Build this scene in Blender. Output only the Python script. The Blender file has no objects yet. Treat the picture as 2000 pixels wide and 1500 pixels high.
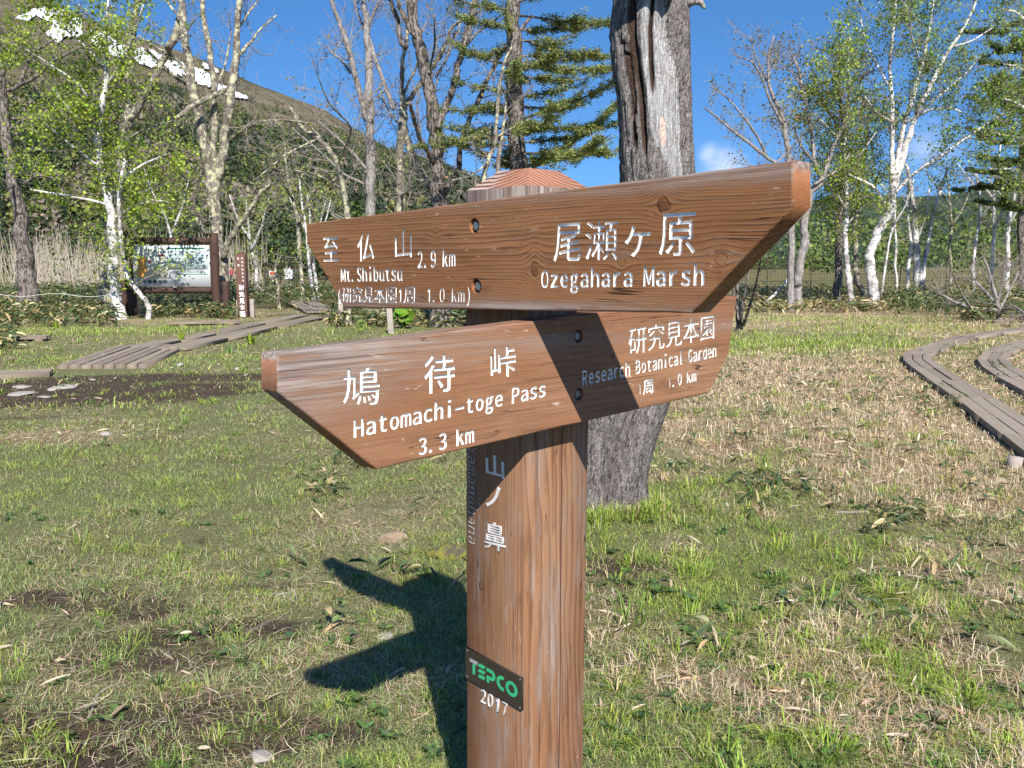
import bpy, bmesh, math, random
import numpy as np
from mathutils import Vector, Matrix

S = bpy.context.scene
COL = S.collection
# ------------------------------------------------------------------ camera, sky, sun, exposure
K = 1.4                                   # real size of the fitted sign (post 21 cm)
F_PX, PITCH, ROLL = 1746.0, 0.12994, -0.00357
HCAM = 1.05 * K
_cp, _sp, _cr, _sr = math.cos(PITCH), math.sin(PITCH), math.cos(ROLL), math.sin(ROLL)
AX_F = np.array([0, _cp, -_sp]); _u = np.array([0, _sp, _cp]); _r = np.array([1.0, 0, 0])
AX_R = _cr * _r + _sr * _u; AX_U = -_sr * _r + _cr * _u
CAM = np.array([0, 0, HCAM])
cam = bpy.data.cameras.new('camera'); cam.sensor_width = 36; cam.lens = 36 * F_PX / 2000
cam.clip_start = 0.05; cam.clip_end = 20000
co = bpy.data.objects.new('camera', cam); COL.objects.link(co); S.camera = co
co.matrix_world = Matrix(((AX_R[0], AX_U[0], -AX_F[0], 0), (AX_R[1], AX_U[1], -AX_F[1], 0),
                          (AX_R[2], AX_U[2], -AX_F[2], HCAM), (0, 0, 0, 1)))
SUN_AZ, SUN_EL = math.radians(168.0), math.radians(39.0)
sdir = Vector((math.sin(SUN_AZ) * math.cos(SUN_EL), math.cos(SUN_AZ) * math.cos(SUN_EL), math.sin(SUN_EL)))
sl = bpy.data.lights.new('sun', 'SUN'); sl.energy = 5.0; sl.angle = math.radians(0.53); sl.color = (1.0, 0.955, 0.88)
so = bpy.data.objects.new('sun', sl); COL.objects.link(so); so.rotation_euler = sdir.to_track_quat('Z', 'Y').to_euler()
S.view_settings.view_transform = 'Standard'; S.view_settings.look = 'None'
S.view_settings.gamma = 1; S.view_settings.use_curve_mapping = False
S.view_settings.exposure = 0.70
S.cycles.max_bounces = 6; S.cycles.diffuse_bounces = 3; S.cycles.transmission_bounces = 3
S.cycles.use_denoising = True

def ray(px, py):
    return (px - 1000) / F_PX * AX_R + (750 - py) / F_PX * AX_U + AX_F
def at(px, py, Y):
    d = ray(px, py); return CAM + d * (Y / d[1])
def gflat(px, py, z=0.0):
    d = ray(px, py); return CAM + d * ((z - HCAM) / d[2])
def depth_of(py):
    return gflat(1000, py)[1]
def proj_np(P):
    q = P - CAM; z = q @ AX_F
    return 1000 + F_PX * (q @ AX_R) / z, 750 - F_PX * (q @ AX_U) / z

# ------------------------------------------------------------------ shader helpers
class NT:
    def __init__(s, tree): s.t = tree; s.n = tree.nodes; s.l = tree.links
    def node(s, typ, **kw):
        n = s.n.new(typ)
        for k, v in kw.items(): setattr(n, k, v)
        return n
    def put(s, sock, v):
        if v is None: return
        if isinstance(v, bpy.types.NodeSocket): s.l.new(v, sock)
        else: sock.default_value = v
    def m(s, op, a, b=None, c=None, clamp=False):
        n = s.node('ShaderNodeMath', operation=op, use_clamp=clamp)
        s.put(n.inputs[0], a); s.put(n.inputs[1], b); s.put(n.inputs[2], c); return n.outputs[0]
    def add(s, a, b): return s.m('ADD', a, b)
    def sub(s, a, b): return s.m('SUBTRACT', a, b)
    def mul(s, a, b): return s.m('MULTIPLY', a, b)
    def mixc(s, f, a, b, mode='MIX'):
        n = s.node('ShaderNodeMix', data_type='RGBA', blend_type=mode); n.clamp_factor = True
        s.put(n.inputs['Factor'], f)
        s.put(n.inputs[6], a if isinstance(a, bpy.types.NodeSocket) else (*a, 1)[:4])
        s.put(n.inputs[7], b if isinstance(b, bpy.types.NodeSocket) else (*b, 1)[:4]); return n.outputs[2]
    def noise(s, vec, scale=1.0, detail=3.0, rough=0.55, dist=0.0):
        n = s.node('ShaderNodeTexNoise'); s.put(n.inputs['Vector'], vec); n.inputs['Scale'].default_value = scale
        n.inputs['Detail'].default_value = detail; n.inputs['Roughness'].default_value = rough
        n.inputs['Distortion'].default_value = dist; return n.outputs[0]
    def voro(s, vec, scale=1.0, feature='F1'):
        n = s.node('ShaderNodeTexVoronoi', feature=feature); s.put(n.inputs['Vector'], vec)
        n.inputs['Scale'].default_value = scale; return n.outputs[0]
    def ss(s, v, a, b, lo=0.0, hi=1.0):
        n = s.node('ShaderNodeMapRange', interpolation_type='SMOOTHSTEP'); s.put(n.inputs[0], v)
        n.inputs[1].default_value = a; n.inputs[2].default_value = b; n.inputs[3].default_value = lo; n.inputs[4].default_value = hi
        return n.outputs[0]
    def xyz(s, v):
        n = s.node('ShaderNodeSeparateXYZ'); s.put(n.inputs[0], v); return n.outputs
    def vec(s, x, y, z):
        n = s.node('ShaderNodeCombineXYZ'); s.put(n.inputs[0], x); s.put(n.inputs[1], y); s.put(n.inputs[2], z); return n.outputs[0]
    def scale(s, v, k):
        n = s.node('ShaderNodeVectorMath', operation='MULTIPLY'); s.put(n.inputs[0], v); n.inputs[1].default_value = k; return n.outputs[0]
    def shift(s, v, k):
        n = s.node('ShaderNodeVectorMath', operation='ADD'); s.put(n.inputs[0], v); n.inputs[1].default_value = k; return n.outputs[0]
    def obj(s): return s.node('ShaderNodeTexCoord').outputs['Object']
    def uv(s): return s.node('ShaderNodeTexCoord').outputs['UV']
    def pos(s): return s.node('ShaderNodeNewGeometry').outputs['Position']
    def attr(s, name): return s.node('ShaderNodeAttribute', attribute_name=name).outputs['Color']
    def bump(s, h, strength=0.3, dist=0.01):
        n = s.node('ShaderNodeBump'); s.put(n.inputs['Height'], h); n.inputs['Strength'].default_value = strength
        n.inputs['Distance'].default_value = dist; return n.outputs[0]

MATS = {}
def mat(name):
    m = bpy.data.materials.new(name); m.use_nodes = True; nt = NT(m.node_tree)
    b = m.node_tree.nodes['Principled BSDF']; b.inputs['Roughness'].default_value = 0.75
    b.inputs['Specular IOR Level'].default_value = 0.3
    MATS[name] = m
    return m, nt, b
def plain(name, c, rough=0.7, metal=0.0, var=0.12, scale=30):
    m, t, b = mat(name)
    n = t.noise(t.obj(), scale, 4)
    t.put(b.inputs['Base Color'], t.mixc(n, tuple(x * (1 - var) for x in c), tuple(min(1, x * (1 + var)) for x in c)))
    b.inputs['Roughness'].default_value = rough; b.inputs['Metallic'].default_value = metal
    return m
def leafmat(name, trans=0.35, rough=0.55):
    m, t, b = mat(name); c = t.attr('tint'); t.put(b.inputs['Base Color'], c); b.inputs['Roughness'].default_value = rough
    tr = t.node('ShaderNodeBsdfTranslucent'); t.put(tr.inputs[0], t.mixc(1.0, c, (1.25, 1.15, 0.6), 'MULTIPLY'))
    mx = t.node('ShaderNodeMixShader'); mx.inputs[0].default_value = trans
    out = m.node_tree.nodes['Material Output']
    t.l.new(b.outputs[0], mx.inputs[1]); t.l.new(tr.outputs[0], mx.inputs[2]); t.l.new(mx.outputs[0], out.inputs[0])
    return m

# ------------------------------------------------------------------ world: blue sky with a few small clouds
W = bpy.data.worlds.new('World'); S.world = W; W.use_nodes = True
wt = NT(W.node_tree); bg = W.node_tree.nodes['Background']
sky = wt.node('ShaderNodeTexSky', sky_type='NISHITA'); sky.sun_disc = False
sky.sun_elevation = SUN_EL; sky.sun_rotation = SUN_AZ; sky.altitude = 1400; sky.air_density = 1.0; sky.dust_density = 0.25; sky.ozone_density = 2.2
gen = wt.node('ShaderNodeTexCoord').outputs['Generated']
_x, _y, _z = wt.xyz(gen)
wt.l.new(wt.vec(_x, _y, wt.add(wt.mul(wt.m('MAXIMUM', _z, 0.0), .95), .17)), sky.inputs['Vector'])
cn = wt.noise(wt.scale(gen, (1, 1, 2.2)), 11.0, 8, 0.62)
mask = None
for (px, py, s, k) in ((1415, 330, 0.035, .9), (1385, 300, 0.018, 0.8), (1150, 165, 0.026, .42), (1375, 150, .045, .34), (1960, 70, .06, .45), (1810, 285, .05, .62), (1600, 30, .06, .3), (2250, 200, .1, .6), (-300, 100, .1, .5), (1680, 310, .045, .5)):
    d = ray(px, py); d = d / np.linalg.norm(d)
    vm = wt.node('ShaderNodeVectorMath', operation='DISTANCE'); wt.put(vm.inputs[0], gen); vm.inputs[1].default_value = tuple(d)
    g = wt.mul(wt.m('EXPONENT', wt.mul(wt.m('POWER', wt.m('DIVIDE', vm.outputs['Value'], s), 2.0), -1.0)), k)
    mask = g if mask is None else wt.m('MAXIMUM', mask, g)
cm = wt.ss(wt.mul(wt.add(wt.mul(cn, 1.6), 0.05), mask), 0.34, 1.05)
hsv = wt.node('ShaderNodeHueSaturation'); hsv.inputs['Saturation'].default_value = 1.27; hsv.inputs['Hue'].default_value = 0.502
wt.l.new(sky.outputs[0], hsv.inputs['Color'])
wt.put(bg.inputs[0], wt.mixc(wt.mul(cm, 0.8), hsv.outputs[0], (5.0, 5.4, 6.2)))
bg.inputs[1].default_value = 0.118

# ------------------------------------------------------------------ numpy noise
_tab = np.random.default_rng(7).random((256, 256))
def vn(x, y, seed=0):
    x = np.asarray(x, float) + seed * 17.31; y = np.asarray(y, float) + seed * 9.77
    xi = np.floor(x).astype(int); yi = np.floor(y).astype(int); fx = x - xi; fy = y - yi
    fx = fx * fx * (3 - 2 * fx); fy = fy * fy * (3 - 2 * fy)
    g = lambda a, b: _tab[a & 255, b & 255]
    return (g(xi, yi) * (1 - fx) + g(xi + 1, yi) * fx) * (1 - fy) + (g(xi, yi + 1) * (1 - fx) + g(xi + 1, yi + 1) * fx) * fy
def fbm(x, y, seed=0, oct=4):
    s = 0; a = 0.5; tot = 0
    for o in range(oct):
        s = s + a * vn(np.asarray(x) * 2 ** o, np.asarray(y) * 2 ** o, seed + o * 3); tot += a; a *= 0.5
    return s / tot
def sstep(a, b, x):
    t = np.clip((np.asarray(x, float) - a) / (b - a), 0, 1); return t * t * (3 - 2 * t)

TREE_XY = gflat(1178, 1000)[:2]
def zh(x, y):
    x = np.asarray(x, float); y = np.asarray(y, float)
    r = np.hypot(x, y)
    h = 0.07 * (fbm(x * .8, y * .8, 3) - .5) + 0.05 * (fbm(x * 3, y * 3, 5, 3) - .5)
    h = h + 0.16 * np.exp(-((x - TREE_XY[0]) ** 2 + (y - TREE_XY[1]) ** 2) / 0.55) * .35
    h = h + 0.10 * np.exp(-((x - 2.3) ** 2 / 1.5 + (y - 8.2) ** 2 / 4.0))
    return h * (1 - sstep(40, 70, r)) - 0.03
def gp(px, py):
    p = gflat(px, py)
    for _ in range(3): p = gflat(px, py, float(zh(p[0], p[1])))
    return p

# ------------------------------------------------------------------ object helpers
def tag(o, label=None, cat=None, group=None, kind=None):
    if label: o['label'] = label
    if cat: o['category'] = cat
    if group: o['group'] = group
    if kind: o['kind'] = kind
    return o
def empty(name, loc, label, cat, group=None, rz=0.0):
    o = bpy.data.objects.new(name, None); COL.objects.link(o); o.location = Vector(loc); o.rotation_euler = (0, 0, rz)
    o.empty_display_size = 0.2
    return tag(o, label, cat, group)
def attach(o, parent):
    if parent is not None:
        o.parent = parent
        if parent.type == 'EMPTY' and o.get('_w', 1): pass
def link(name, me, m=None, parent=None, world=False):
    o = bpy.data.objects.new(name, me); COL.objects.link(o)
    for mm in ([] if m is None else (m if isinstance(m, (list, tuple)) else [m])): me.materials.append(mm)
    if parent is not None:
        o.parent = parent
        if world: o.matrix_parent_inverse = parent_matrix(parent).inverted()
    return o
def parent_matrix(p):
    mm = Matrix.LocRotScale(p.location, p.rotation_euler, p.scale) if p.rotation_mode != 'QUATERNION' else p.matrix_basis
    mm = p.matrix_parent_inverse @ mm if p.parent else mm
    return parent_matrix(p.parent) @ mm if p.parent else mm
class Acc:
    """collects vertices and faces (quads or tris) with a colour per vertex"""
    def __init__(s): s.v = []; s.f4 = []; s.f3 = []; s.c = []; s.n = 0; s.uv = []
    def addv(s, v, c=None):
        v = np.asarray(v, float).reshape(-1, 3); o = s.n; s.v.append(v); s.n += len(v)
        if c is not None: s.c.append(np.broadcast_to(np.asarray(c, float), (len(v), 3)))
        return o
    def quads(s, q): s.f4.append(np.asarray(q, int).reshape(-1, 4))
    def tris(s, q): s.f3.append(np.asarray(q, int).reshape(-1, 3))
    def mesh(s, name, origin=(0, 0, 0), smooth=False):
        me = bpy.data.meshes.new(name)
        if not s.v: return me
        v = np.concatenate(s.v) - np.asarray(origin, float)
        f4 = np.concatenate(s.f4) if s.f4 else np.zeros((0, 4), int); f3 = np.concatenate(s.f3) if s.f3 else np.zeros((0, 3), int)
        me.vertices.add(len(v)); me.vertices.foreach_set('co', v.ravel().astype(np.float32))
        nl = f4.size + f3.size; me.loops.add(nl); me.loops.foreach_set('vertex_index', np.concatenate([f4.ravel(), f3.ravel()]).astype(np.int32))
        npoly = len(f4) + len(f3); me.polygons.add(npoly)
        st = np.concatenate([np.arange(len(f4)) * 4, f4.size + np.arange(len(f3)) * 3]).astype(np.int32)
        me.polygons.foreach_set('loop_start', st)
        me.polygons.foreach_set('loop_total', np.concatenate([np.full(len(f4), 4), np.full(len(f3), 3)]).astype(np.int32))
        if smooth: me.polygons.foreach_set('use_smooth', np.ones(npoly, bool))
        me.update(calc_edges=True)
        if s.c and sum(len(c) for c in s.c) == len(v):
            a = me.attributes.new('tint', 'FLOAT_COLOR', 'POINT')
            c = np.concatenate(s.c); a.data.foreach_set('color', np.concatenate([c, np.ones((len(c), 1))], 1).ravel().astype(np.float32))
        return me
    def build(s, name, m, parent=None, smooth=False, origin=(0, 0, 0)):
        return link(name, s.mesh(name, origin, smooth), m, parent)
def tube(acc, pts, rad, ns=5, cap=True, c=None, jit=0.0, rng=None):
    pts = np.asarray(pts, float); n = len(pts); rad = np.broadcast_to(np.asarray(rad, float), (n,))
    t = np.gradient(pts, axis=0); t /= np.linalg.norm(t, axis=1)[:, None] + 1e-9
    ref = np.array([0, 0, 1.0]) if abs(t[0][2]) < .9 else np.array([1.0, 0, 0])
    a = np.cross(t, ref); a /= np.linalg.norm(a, axis=1)[:, None] + 1e-9; b = np.cross(t, a)
    th = np.arange(ns) / ns * 2 * math.pi
    rr = rad[:, None] * np.ones(ns)
    if jit and rng is not None: rr = rr * (1 + jit * (rng.random((n, ns)) - .5))
    ring = pts[:, None, :] + rr[..., None] * (np.cos(th)[None, :, None] * a[:, None, :] + np.sin(th)[None, :, None] * b[:, None, :])
    o = acc.addv(ring, c)
    i = np.arange(n - 1)[:, None] * ns; j = np.arange(ns)[None, :]; k = (j + 1) % ns
    acc.quads(o + np.stack([i + j, i + k, i + ns + k, i + ns + j], -1))
    if cap:
        o2 = acc.addv(np.array([pts[0], pts[-1]]), c); jj = np.arange(ns); kk = (jj + 1) % ns
        acc.tris(np.stack([np.full(ns, o2), o + kk, o + jj], -1)); e = o + (n - 1) * ns
        acc.tris(np.stack([np.full(ns, o2 + 1), e + jj, e + kk], -1))
def box(acc, lo, hi, c=None, M=None, bev=0.0):
    lo = np.asarray(lo, float); hi = np.asarray(hi, float)
    if bev > 0:
        P = []; F = []
        bm = bmesh.new(); bmesh.ops.create_cube(bm, size=1)
        for v in bm.verts: v.co = Vector([(lo[i] + hi[i]) / 2 + v.co[i] * (hi[i] - lo[i]) for i in range(3)])
        bmesh.ops.bevel(bm, geom=list(bm.edges), offset=bev, segments=2, profile=0.6, affect='EDGES')
        V = np.array([v.co[:] for v in bm.verts]); bm.verts.index_update()
        if M is not None: V = V @ np.array(M.to_3x3()).T + np.array(M.translation)
        o = acc.addv(V, c)
        for f in bm.faces:
            ix = [o + v.index for v in f.verts]
            if len(ix) == 4: acc.quads([ix])
            else:
                for q in range(1, len(ix) - 1): acc.tris([[ix[0], ix[q], ix[q + 1]]])
        bm.free(); return
    V = np.array([[(lo, hi)[i][0], (lo, hi)[j][1], (lo, hi)[k][2]] for i in (0, 1) for j in (0, 1) for k in (0, 1)])
    if M is not None: V = V @ np.array(M.to_3x3()).T + np.array(M.translation)
    o = acc.addv(V, c)
    acc.quads(o + np.array([[0, 1, 3, 2], [4, 6, 7, 5], [0, 4, 5, 1], [2, 3, 7, 6], [0, 2, 6, 4], [1, 5, 7, 3]]))
# ------------------------------------------------------------------ wood
def wood(name, axis='X', seed=0.0, dense=830.0, core=(0.0, 0.0), light=(0.33, 0.130, 0.055), dark=(0.085, 0.030, 0.014),
         grey=0.35, knots=(), greytop=None, swirl=0.03, scratch=0.5, tint2=(0.40, 0.20, 0.11), pale=0.0, greybands=(), bumps=0.5):
    m, t, b = mat(name)
    o = t.obj(); X, Y, Z = t.xyz(o)
    if axis == 'Z': X, Y, Z = Z, X, Y            # grain along local z
    P = t.vec(X, Y, Z); Ps = t.shift(P, (seed, seed * .37, seed * .71))
    n1 = t.noise(t.scale(Ps, (1.6, 5, 5)), 1.0, 3.0, 0.5)
    n2 = t.noise(t.scale(Ps, (6, 30, 30)), 1.0, 2.0, 0.5)
    v = t.add(Y, t.add(t.mul(t.sub(n1, .5), swirl * 2.2), t.mul(t.sub(n2, .5), swirl * .16)))
    v = t.add(v, t.mul(Z, 0.35))
    kmask = None; kring = None
    kn = t.noise(t.scale(Ps, (70, 70, 70)), 1.0, 3, .6); kn2 = t.noise(t.shift(t.scale(Ps, (60, 60, 60)), (9, 3, 1)), 1.0, 3, .6)
    for kk_ in knots:
        (kx, ky, sx, sy), kdark = kk_[:4], (kk_[4] if len(kk_) > 4 else .5)
        dx = t.m('DIVIDE', t.add(t.sub(X, kx), t.mul(t.sub(kn, .5), sx * 1.3)), sx); dy = t.m('DIVIDE', t.add(t.sub(Y, ky), t.mul(t.sub(kn2, .5), sy * 1.3)), sy)
        d2 = t.add(t.mul(dx, dx), t.mul(dy, dy))
        wide = t.m('EXPONENT', t.mul(d2, -0.16))
        v = t.sub(v, t.mul(t.mul(t.sub(Y, ky), wide), 0.95))
        core_ = t.mul(t.ss(d2, 1.0, 0.45), kdark); kmask = core_ if kmask is None else t.m('MAXIMUM', kmask, core_)
        rg = t.mul(t.ss(t.m('ABSOLUTE', t.sub(d2, 1.0)), 0.5, 0.1), .25 + .6 * kdark); kring = rg if kring is None else t.m('MAXIMUM', kring, rg)
    w = t.sub(v, core[0])
    ph = t.add(t.mul(t.mul(w, t.m('ABSOLUTE', w)), dense), t.mul(w, 55.0))
    fr = t.m('FRACT', t.add(ph, 50.0))
    late = t.mul(t.m('POWER', fr, 5.0), t.ss(fr, 1.0, .93))
    late = t.mul(late, t.ss(t.noise(t.scale(Ps, (2.2, 14, 14)), 1.0, 3), .25, .6, .35, 1.0))
    fib = t.noise(t.scale(Ps, (9, 420, 420)), 1.0, 3, .6)
    fib2 = t.noise(t.scale(Ps, (3, 120, 120)), 1.0, 4, .6)
    big = t.noise(t.scale(Ps, (2.0, 7, 7)), 1.0, 4, .55)
    base = t.mixc(t.ss(big, .3, .72), light, tint2)
    base = t.mixc(t.mul(t.ss(fib2, .42, .68), .62), base, tuple(x * .45 for x in light))
    st_ = t.noise(t.scale(Ps, (5, 26, 26)), 1.0, 5, .7); base = t.mixc(t.mul(t.ss(st_, .52, .72), .5), base, tuple(x * .42 for x in light))
    base = t.mixc(t.mul(late, .92), base, dark); base = t.mixc(t.mul(t.mul(t.ss(fr, .55, .2), t.ss(fib2, .35, .7)), .24), base, (.52, .33, .22))
    gn = t.noise(t.scale(Ps, (3.2, 16, 16)), 1.0, 5, .65)
    gm = t.ss(gn, .62 - grey * .35, .95 - grey * .3)
    gm = t.mul(gm, t.ss(fib2, .2, .65, .35, 1.0))
    if greytop is not None:
        ax, a0, a1, amt = greytop
        Q = t.sub(t.mul(t.add(Y, .26), 1.5), t.mul(t.add(X, .15), .55))   # towards the upper left corner of a board
        g2 = t.mul(t.ss({'X': X, 'Y': Y, 'Z': Z, 'Q': Q}[ax], a0, a1), amt)
        g2 = t.mul(g2, t.ss(t.noise(t.scale(Ps, (8, 110, 110)), 1.0, 4, .65), .24, .52))
        gm = t.m('MAXIMUM', gm, g2)
    for (gy, gw, amt) in greybands:
        gb = t.mul(t.m('EXPONENT', t.mul(t.m('POWER', t.m('DIVIDE', t.sub(t.add(Y, t.mul(t.sub(n1, .5), .03)), gy), gw), 2.0), -1.0)), amt)
        gm = t.m('MAXIMUM', gm, t.mul(gb, t.ss(gn, .3, .55)))
    greyc = t.mixc(t.ss(fib2, .35, .65), (0.13, 0.105, 0.095), (0.36, 0.315, 0.285))
    base = t.mixc(t.mul(gm, .88), base, greyc)
    if pale: base = t.mixc(pale, base, (0.42, .33, .27))
    if kmask is not None:
        kc = t.mixc(t.noise(t.scale(Ps, (90, 90, 90)), 1.0, 3), (0.03, .012, .007), (0.20, .075, .03))
        base = t.mixc(t.mul(kmask, .8), base, kc); base = t.mixc(t.mul(kring, .6), base, (0.05, .02, .012))
    # fine drying cracks along the grain
    ck_ = t.ss(t.m('ABSOLUTE', t.sub(t.noise(t.scale(Ps, (1.1, 34, 34)), 1.0, 2, .5, .3), .5)), .0075, .0); ck_ = t.mul(ck_, t.ss(t.noise(t.scale(Ps, (3.5, 6, 6)), 1.0, 2), .52, .60))
    base = t.mixc(t.mul(ck_, .85), base, (.022, .010, .007))
    # pale scratches and flecks where the stain has worn off
    sc = t.noise(t.scale(Ps, (28, 150, 150)), 1.0, 2, .5, 0.6)
    sm = t.mul(t.ss(sc, .66, .74), t.ss(t.noise(t.scale(Ps, (5, 9, 9)), 1.0, 2), .45, .68))
    base = t.mixc(t.mul(sm, scratch), base, (0.62, .50, .40))
    if axis == 'X':       # sawn ends: orange end grain, its colour also lightened for sun falling on it
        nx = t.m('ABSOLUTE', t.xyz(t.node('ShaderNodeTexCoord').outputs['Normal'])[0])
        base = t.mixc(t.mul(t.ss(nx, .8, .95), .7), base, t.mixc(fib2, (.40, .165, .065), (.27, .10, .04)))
    t.put(b.inputs['Base Color'], base)
    t.put(b.inputs['Roughness'], t.ss(gm, 0, 1, .78, .92)); b.inputs['Specular IOR Level'].default_value = 0.16
    h = t.sub(t.mul(fib, .35), t.mul(late, .55)); h = t.add(h, t.mul(fib2, .45)); h = t.sub(h, ck_); h = t.sub(h, t.mul(kring if kring is not None else 0.0, 1.2))
    t.put(b.inputs['Normal'], t.bump(h, bumps, .0025))
    return m

def endgrain(name, cx, cy, freq=95.0):
    m, t, b = mat(name); o = t.obj(); X, Y, Z = t.xyz(o)
    n = t.noise(t.scale(o, (14, 14, 14)), 1.0, 3); n2 = t.noise(t.scale(o, (160, 160, 160)), 1.0, 3)
    dx = t.sub(X, cx); dy = t.sub(Y, cy)
    r = t.add(t.m('SQRT', t.add(t.mul(dx, dx), t.mul(dy, dy))), t.mul(n, .022))
    fr = t.m('FRACT', t.mul(r, freq)); late = t.ss(t.m('ABSOLUTE', t.sub(fr, .5)), .30, .12)
    c = t.mixc(late, t.mixc(n2, (.42, .28, .22), (.62, .48, .41)), (.13, .050, .026))
    side = t.ss(t.add(X, t.mul(n, .06)), -.02, .05)
    c = t.mixc(t.mul(side, .72), c, (.27, .095, .040))
    t.put(b.inputs['Base Color'], c); b.inputs['Roughness'].default_value = .8
    t.put(b.inputs['Normal'], t.bump(t.add(late, n2), .5, .003))
    return m

# white carving paint
m_paint, _t, _b = mat('white_paint'); _n = _t.noise(_t.obj(), 160, 4, .6); _n2 = _t.noise(_t.obj(), 25, 3)
_t.put(_b.inputs['Base Color'], _t.mixc(_t.mul(_t.ss(_n, .52, .72), _t.ss(_n2, .35, .65)), (.84, .82, .79), (.36, .30, .25)))
_b.inputs['Roughness'].default_value = .95; _b.inputs['Specular IOR Level'].default_value = .05
m_faded, _t, _b = mat('faded_paint'); _n = _t.noise(_t.obj(), 220, 4, .6); _n2 = _t.noise(_t.obj(), 22, 3)
_t.put(_b.inputs['Base Color'], _t.mixc(_t.ss(_t.add(_n, _t.mul(_n2, .5)), .78, 1.0), (.66, .64, .62), (.36, .27, .22))); _b.inputs['Roughness'].default_value = .7
m_bolt = plain('galvanised_bolt', (.20, .23, .22), .45, .6, .3, 300)
m_dark = plain('dark_hole', (.03, .02, .015), .9)
m_plate, _t, _b = mat('bronze_plate'); _o = _t.obj()
_n = _t.noise(_t.scale(_o, (4, 30, 30)), 1.0, 4); _t.put(_b.inputs['Base Color'], _t.mixc(_n, (.040, .033, .026), (.075, .063, .050)))
_b.inputs['Roughness'].default_value = .33; _b.inputs['Metallic'].default_value = .35
m_green = plain('emblem_green', (.035, .40, .165), .45, 0, .08)
m_grey = plain('emblem_grey', (.36, .36, .37), .4, .2, .1)

# ------------------------------------------------------------------ text outlines
import os
CJK = None
try: CJK = bpy.data.fonts.load(os.path.join(bpy.utils.resource_path('LOCAL'), 'datafiles', 'fonts', 'Noto Sans CJK Regular.woff2'))
except Exception: CJK = None
def text_polys(body):
    cu = bpy.data.curves.new('t', 'FONT'); cu.body = body; cu.resolution_u = 3
    if CJK: cu.font = CJK
    ob = bpy.data.objects.new('t', cu); COL.objects.link(ob)
    bpy.context.view_layer.update()
    dg = bpy.context.evaluated_depsgraph_get()
    c2 = ob.to_curve(dg, apply_modifiers=False)
    polys = []
    for sp in c2.splines:
        pts = []
        if sp.type == 'BEZIER':
            bp = sp.bezier_points; n = len(bp)
            for i in range(n):
                a, c = bp[i], bp[(i + 1) % n]
                p0, p1, p2, p3 = (np.array(q[:2]) for q in (a.co, a.handle_right, c.handle_left, c.co))
                straight = abs((p1 - p0)[0] * (p3 - p0)[1] - (p1 - p0)[1] * (p3 - p0)[0]) < 1e-6 and abs((p2 - p0)[0] * (p3 - p0)[1] - (p2 - p0)[1] * (p3 - p0)[0]) < 1e-6
                for u in ([0] if straight else [0, .34, .67]):
                    pts.append((1 - u) ** 3 * p0 + 3 * u * (1 - u) ** 2 * p1 + 3 * u * u * (1 - u) * p2 + u ** 3 * p3)
        else: pts = [np.array(p.co[:2]) for p in sp.points]
        q = [pts[0]]
        for p in pts[1:]:
            if np.hypot(*(p - q[-1])) > 1e-4: q.append(p)
        if np.hypot(*(q[0] - q[-1])) < 1e-4: q.pop()
        if len(q) > 2: polys.append(np.array(q))
    ob.to_curve_clear(); bpy.data.objects.remove(ob); bpy.data.curves.remove(cu)
    return [p / EM for p in polys]
EM = 1.0
EM = float(np.ptp(text_polys('H')[0][:, 1])) / .733
_gl = {}
def mono_polys(body):
    """half-width lettering: every Latin sign takes one equal cell, every kanji two"""
    out = []; x = 0.0
    for ch in body:
        if ch == ' ': x += .40; continue
        if ch not in _gl: _gl[ch] = text_polys(ch)
        g = [np.array([(.12, 0), (.23, 0), (.23, .72), (.14, .72), (.0, .58), (.0, .48), (.12, .58)])[::-1] * (1, 1.0)] if ch == '1' else _gl[ch]; al = np.concatenate(g); lo, hi = al.min(0), al.max(0); w = hi[0] - lo[0]
        cell = .5 if ord(ch) < 0x2000 else 1.0
        if ch in '.,': tw = w; off = .06
        elif ch == '1': tw = .17; off = None
        elif ch in "il": tw = w * 1.15; off = None
        elif ch in "rt()": tw = .30 if ch in 'rt' else .20; off = None
        elif ch == '-': tw = .40; off = None
        elif cell == .5: tw = .37 if ch not in 'mM' else .43; off = None
        else: tw = .9; off = None
        k = tw / max(w, 1e-6); ox = x + (off if off is not None else (cell - tw) / 2)
        out += [np.c_[(p[:, 0] - lo[0]) * k + ox, p[:, 1]] for p in g]; x += cell
    return out
def fatten(polys, w):
    if not w: return polys
    area = lambda p: .5 * np.sum(p[:, 0] * np.roll(p[:, 1], -1) - np.roll(p[:, 0], -1) * p[:, 1])
    big = max(polys, key=lambda p: abs(area(p))); sgn = np.sign(area(big)); out = []
    for p in polys:
        e1 = p - np.roll(p, 1, 0); e2 = np.roll(p, -1, 0) - p
        n1 = np.stack([e1[:, 1], -e1[:, 0]], 1); n2 = np.stack([e2[:, 1], -e2[:, 0]], 1)
        n1 /= np.linalg.norm(n1, axis=1)[:, None] + 1e-12; n2 /= np.linalg.norm(n2, axis=1)[:, None] + 1e-12
        k = 1 + np.clip((n1 * n2).sum(1), -.5, 1); out.append(p + sgn * w * (n1 + n2) / k[:, None])
    return out
def place_text(body, bl, br, tl, fat=0.0, boldx=None):
    """fits the ink box of the text into the parallelogram bl, br, tl (2-D, metres)"""
    po = fatten(mono_polys(body) if len(body) > 1 and ord(body[0]) < 0x2000 else text_polys(body), fat); al = np.concatenate(po); lo, hi = al.min(0), al.max(0)
    bl, br, tl = (np.asarray(q, float) for q in (bl, br, tl))
    return [bl + ((p - lo) / (hi - lo)) @ np.array([br - bl, tl - bl]) for p in po]
from mathutils.geometry import delaunay_2d_cdt
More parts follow.
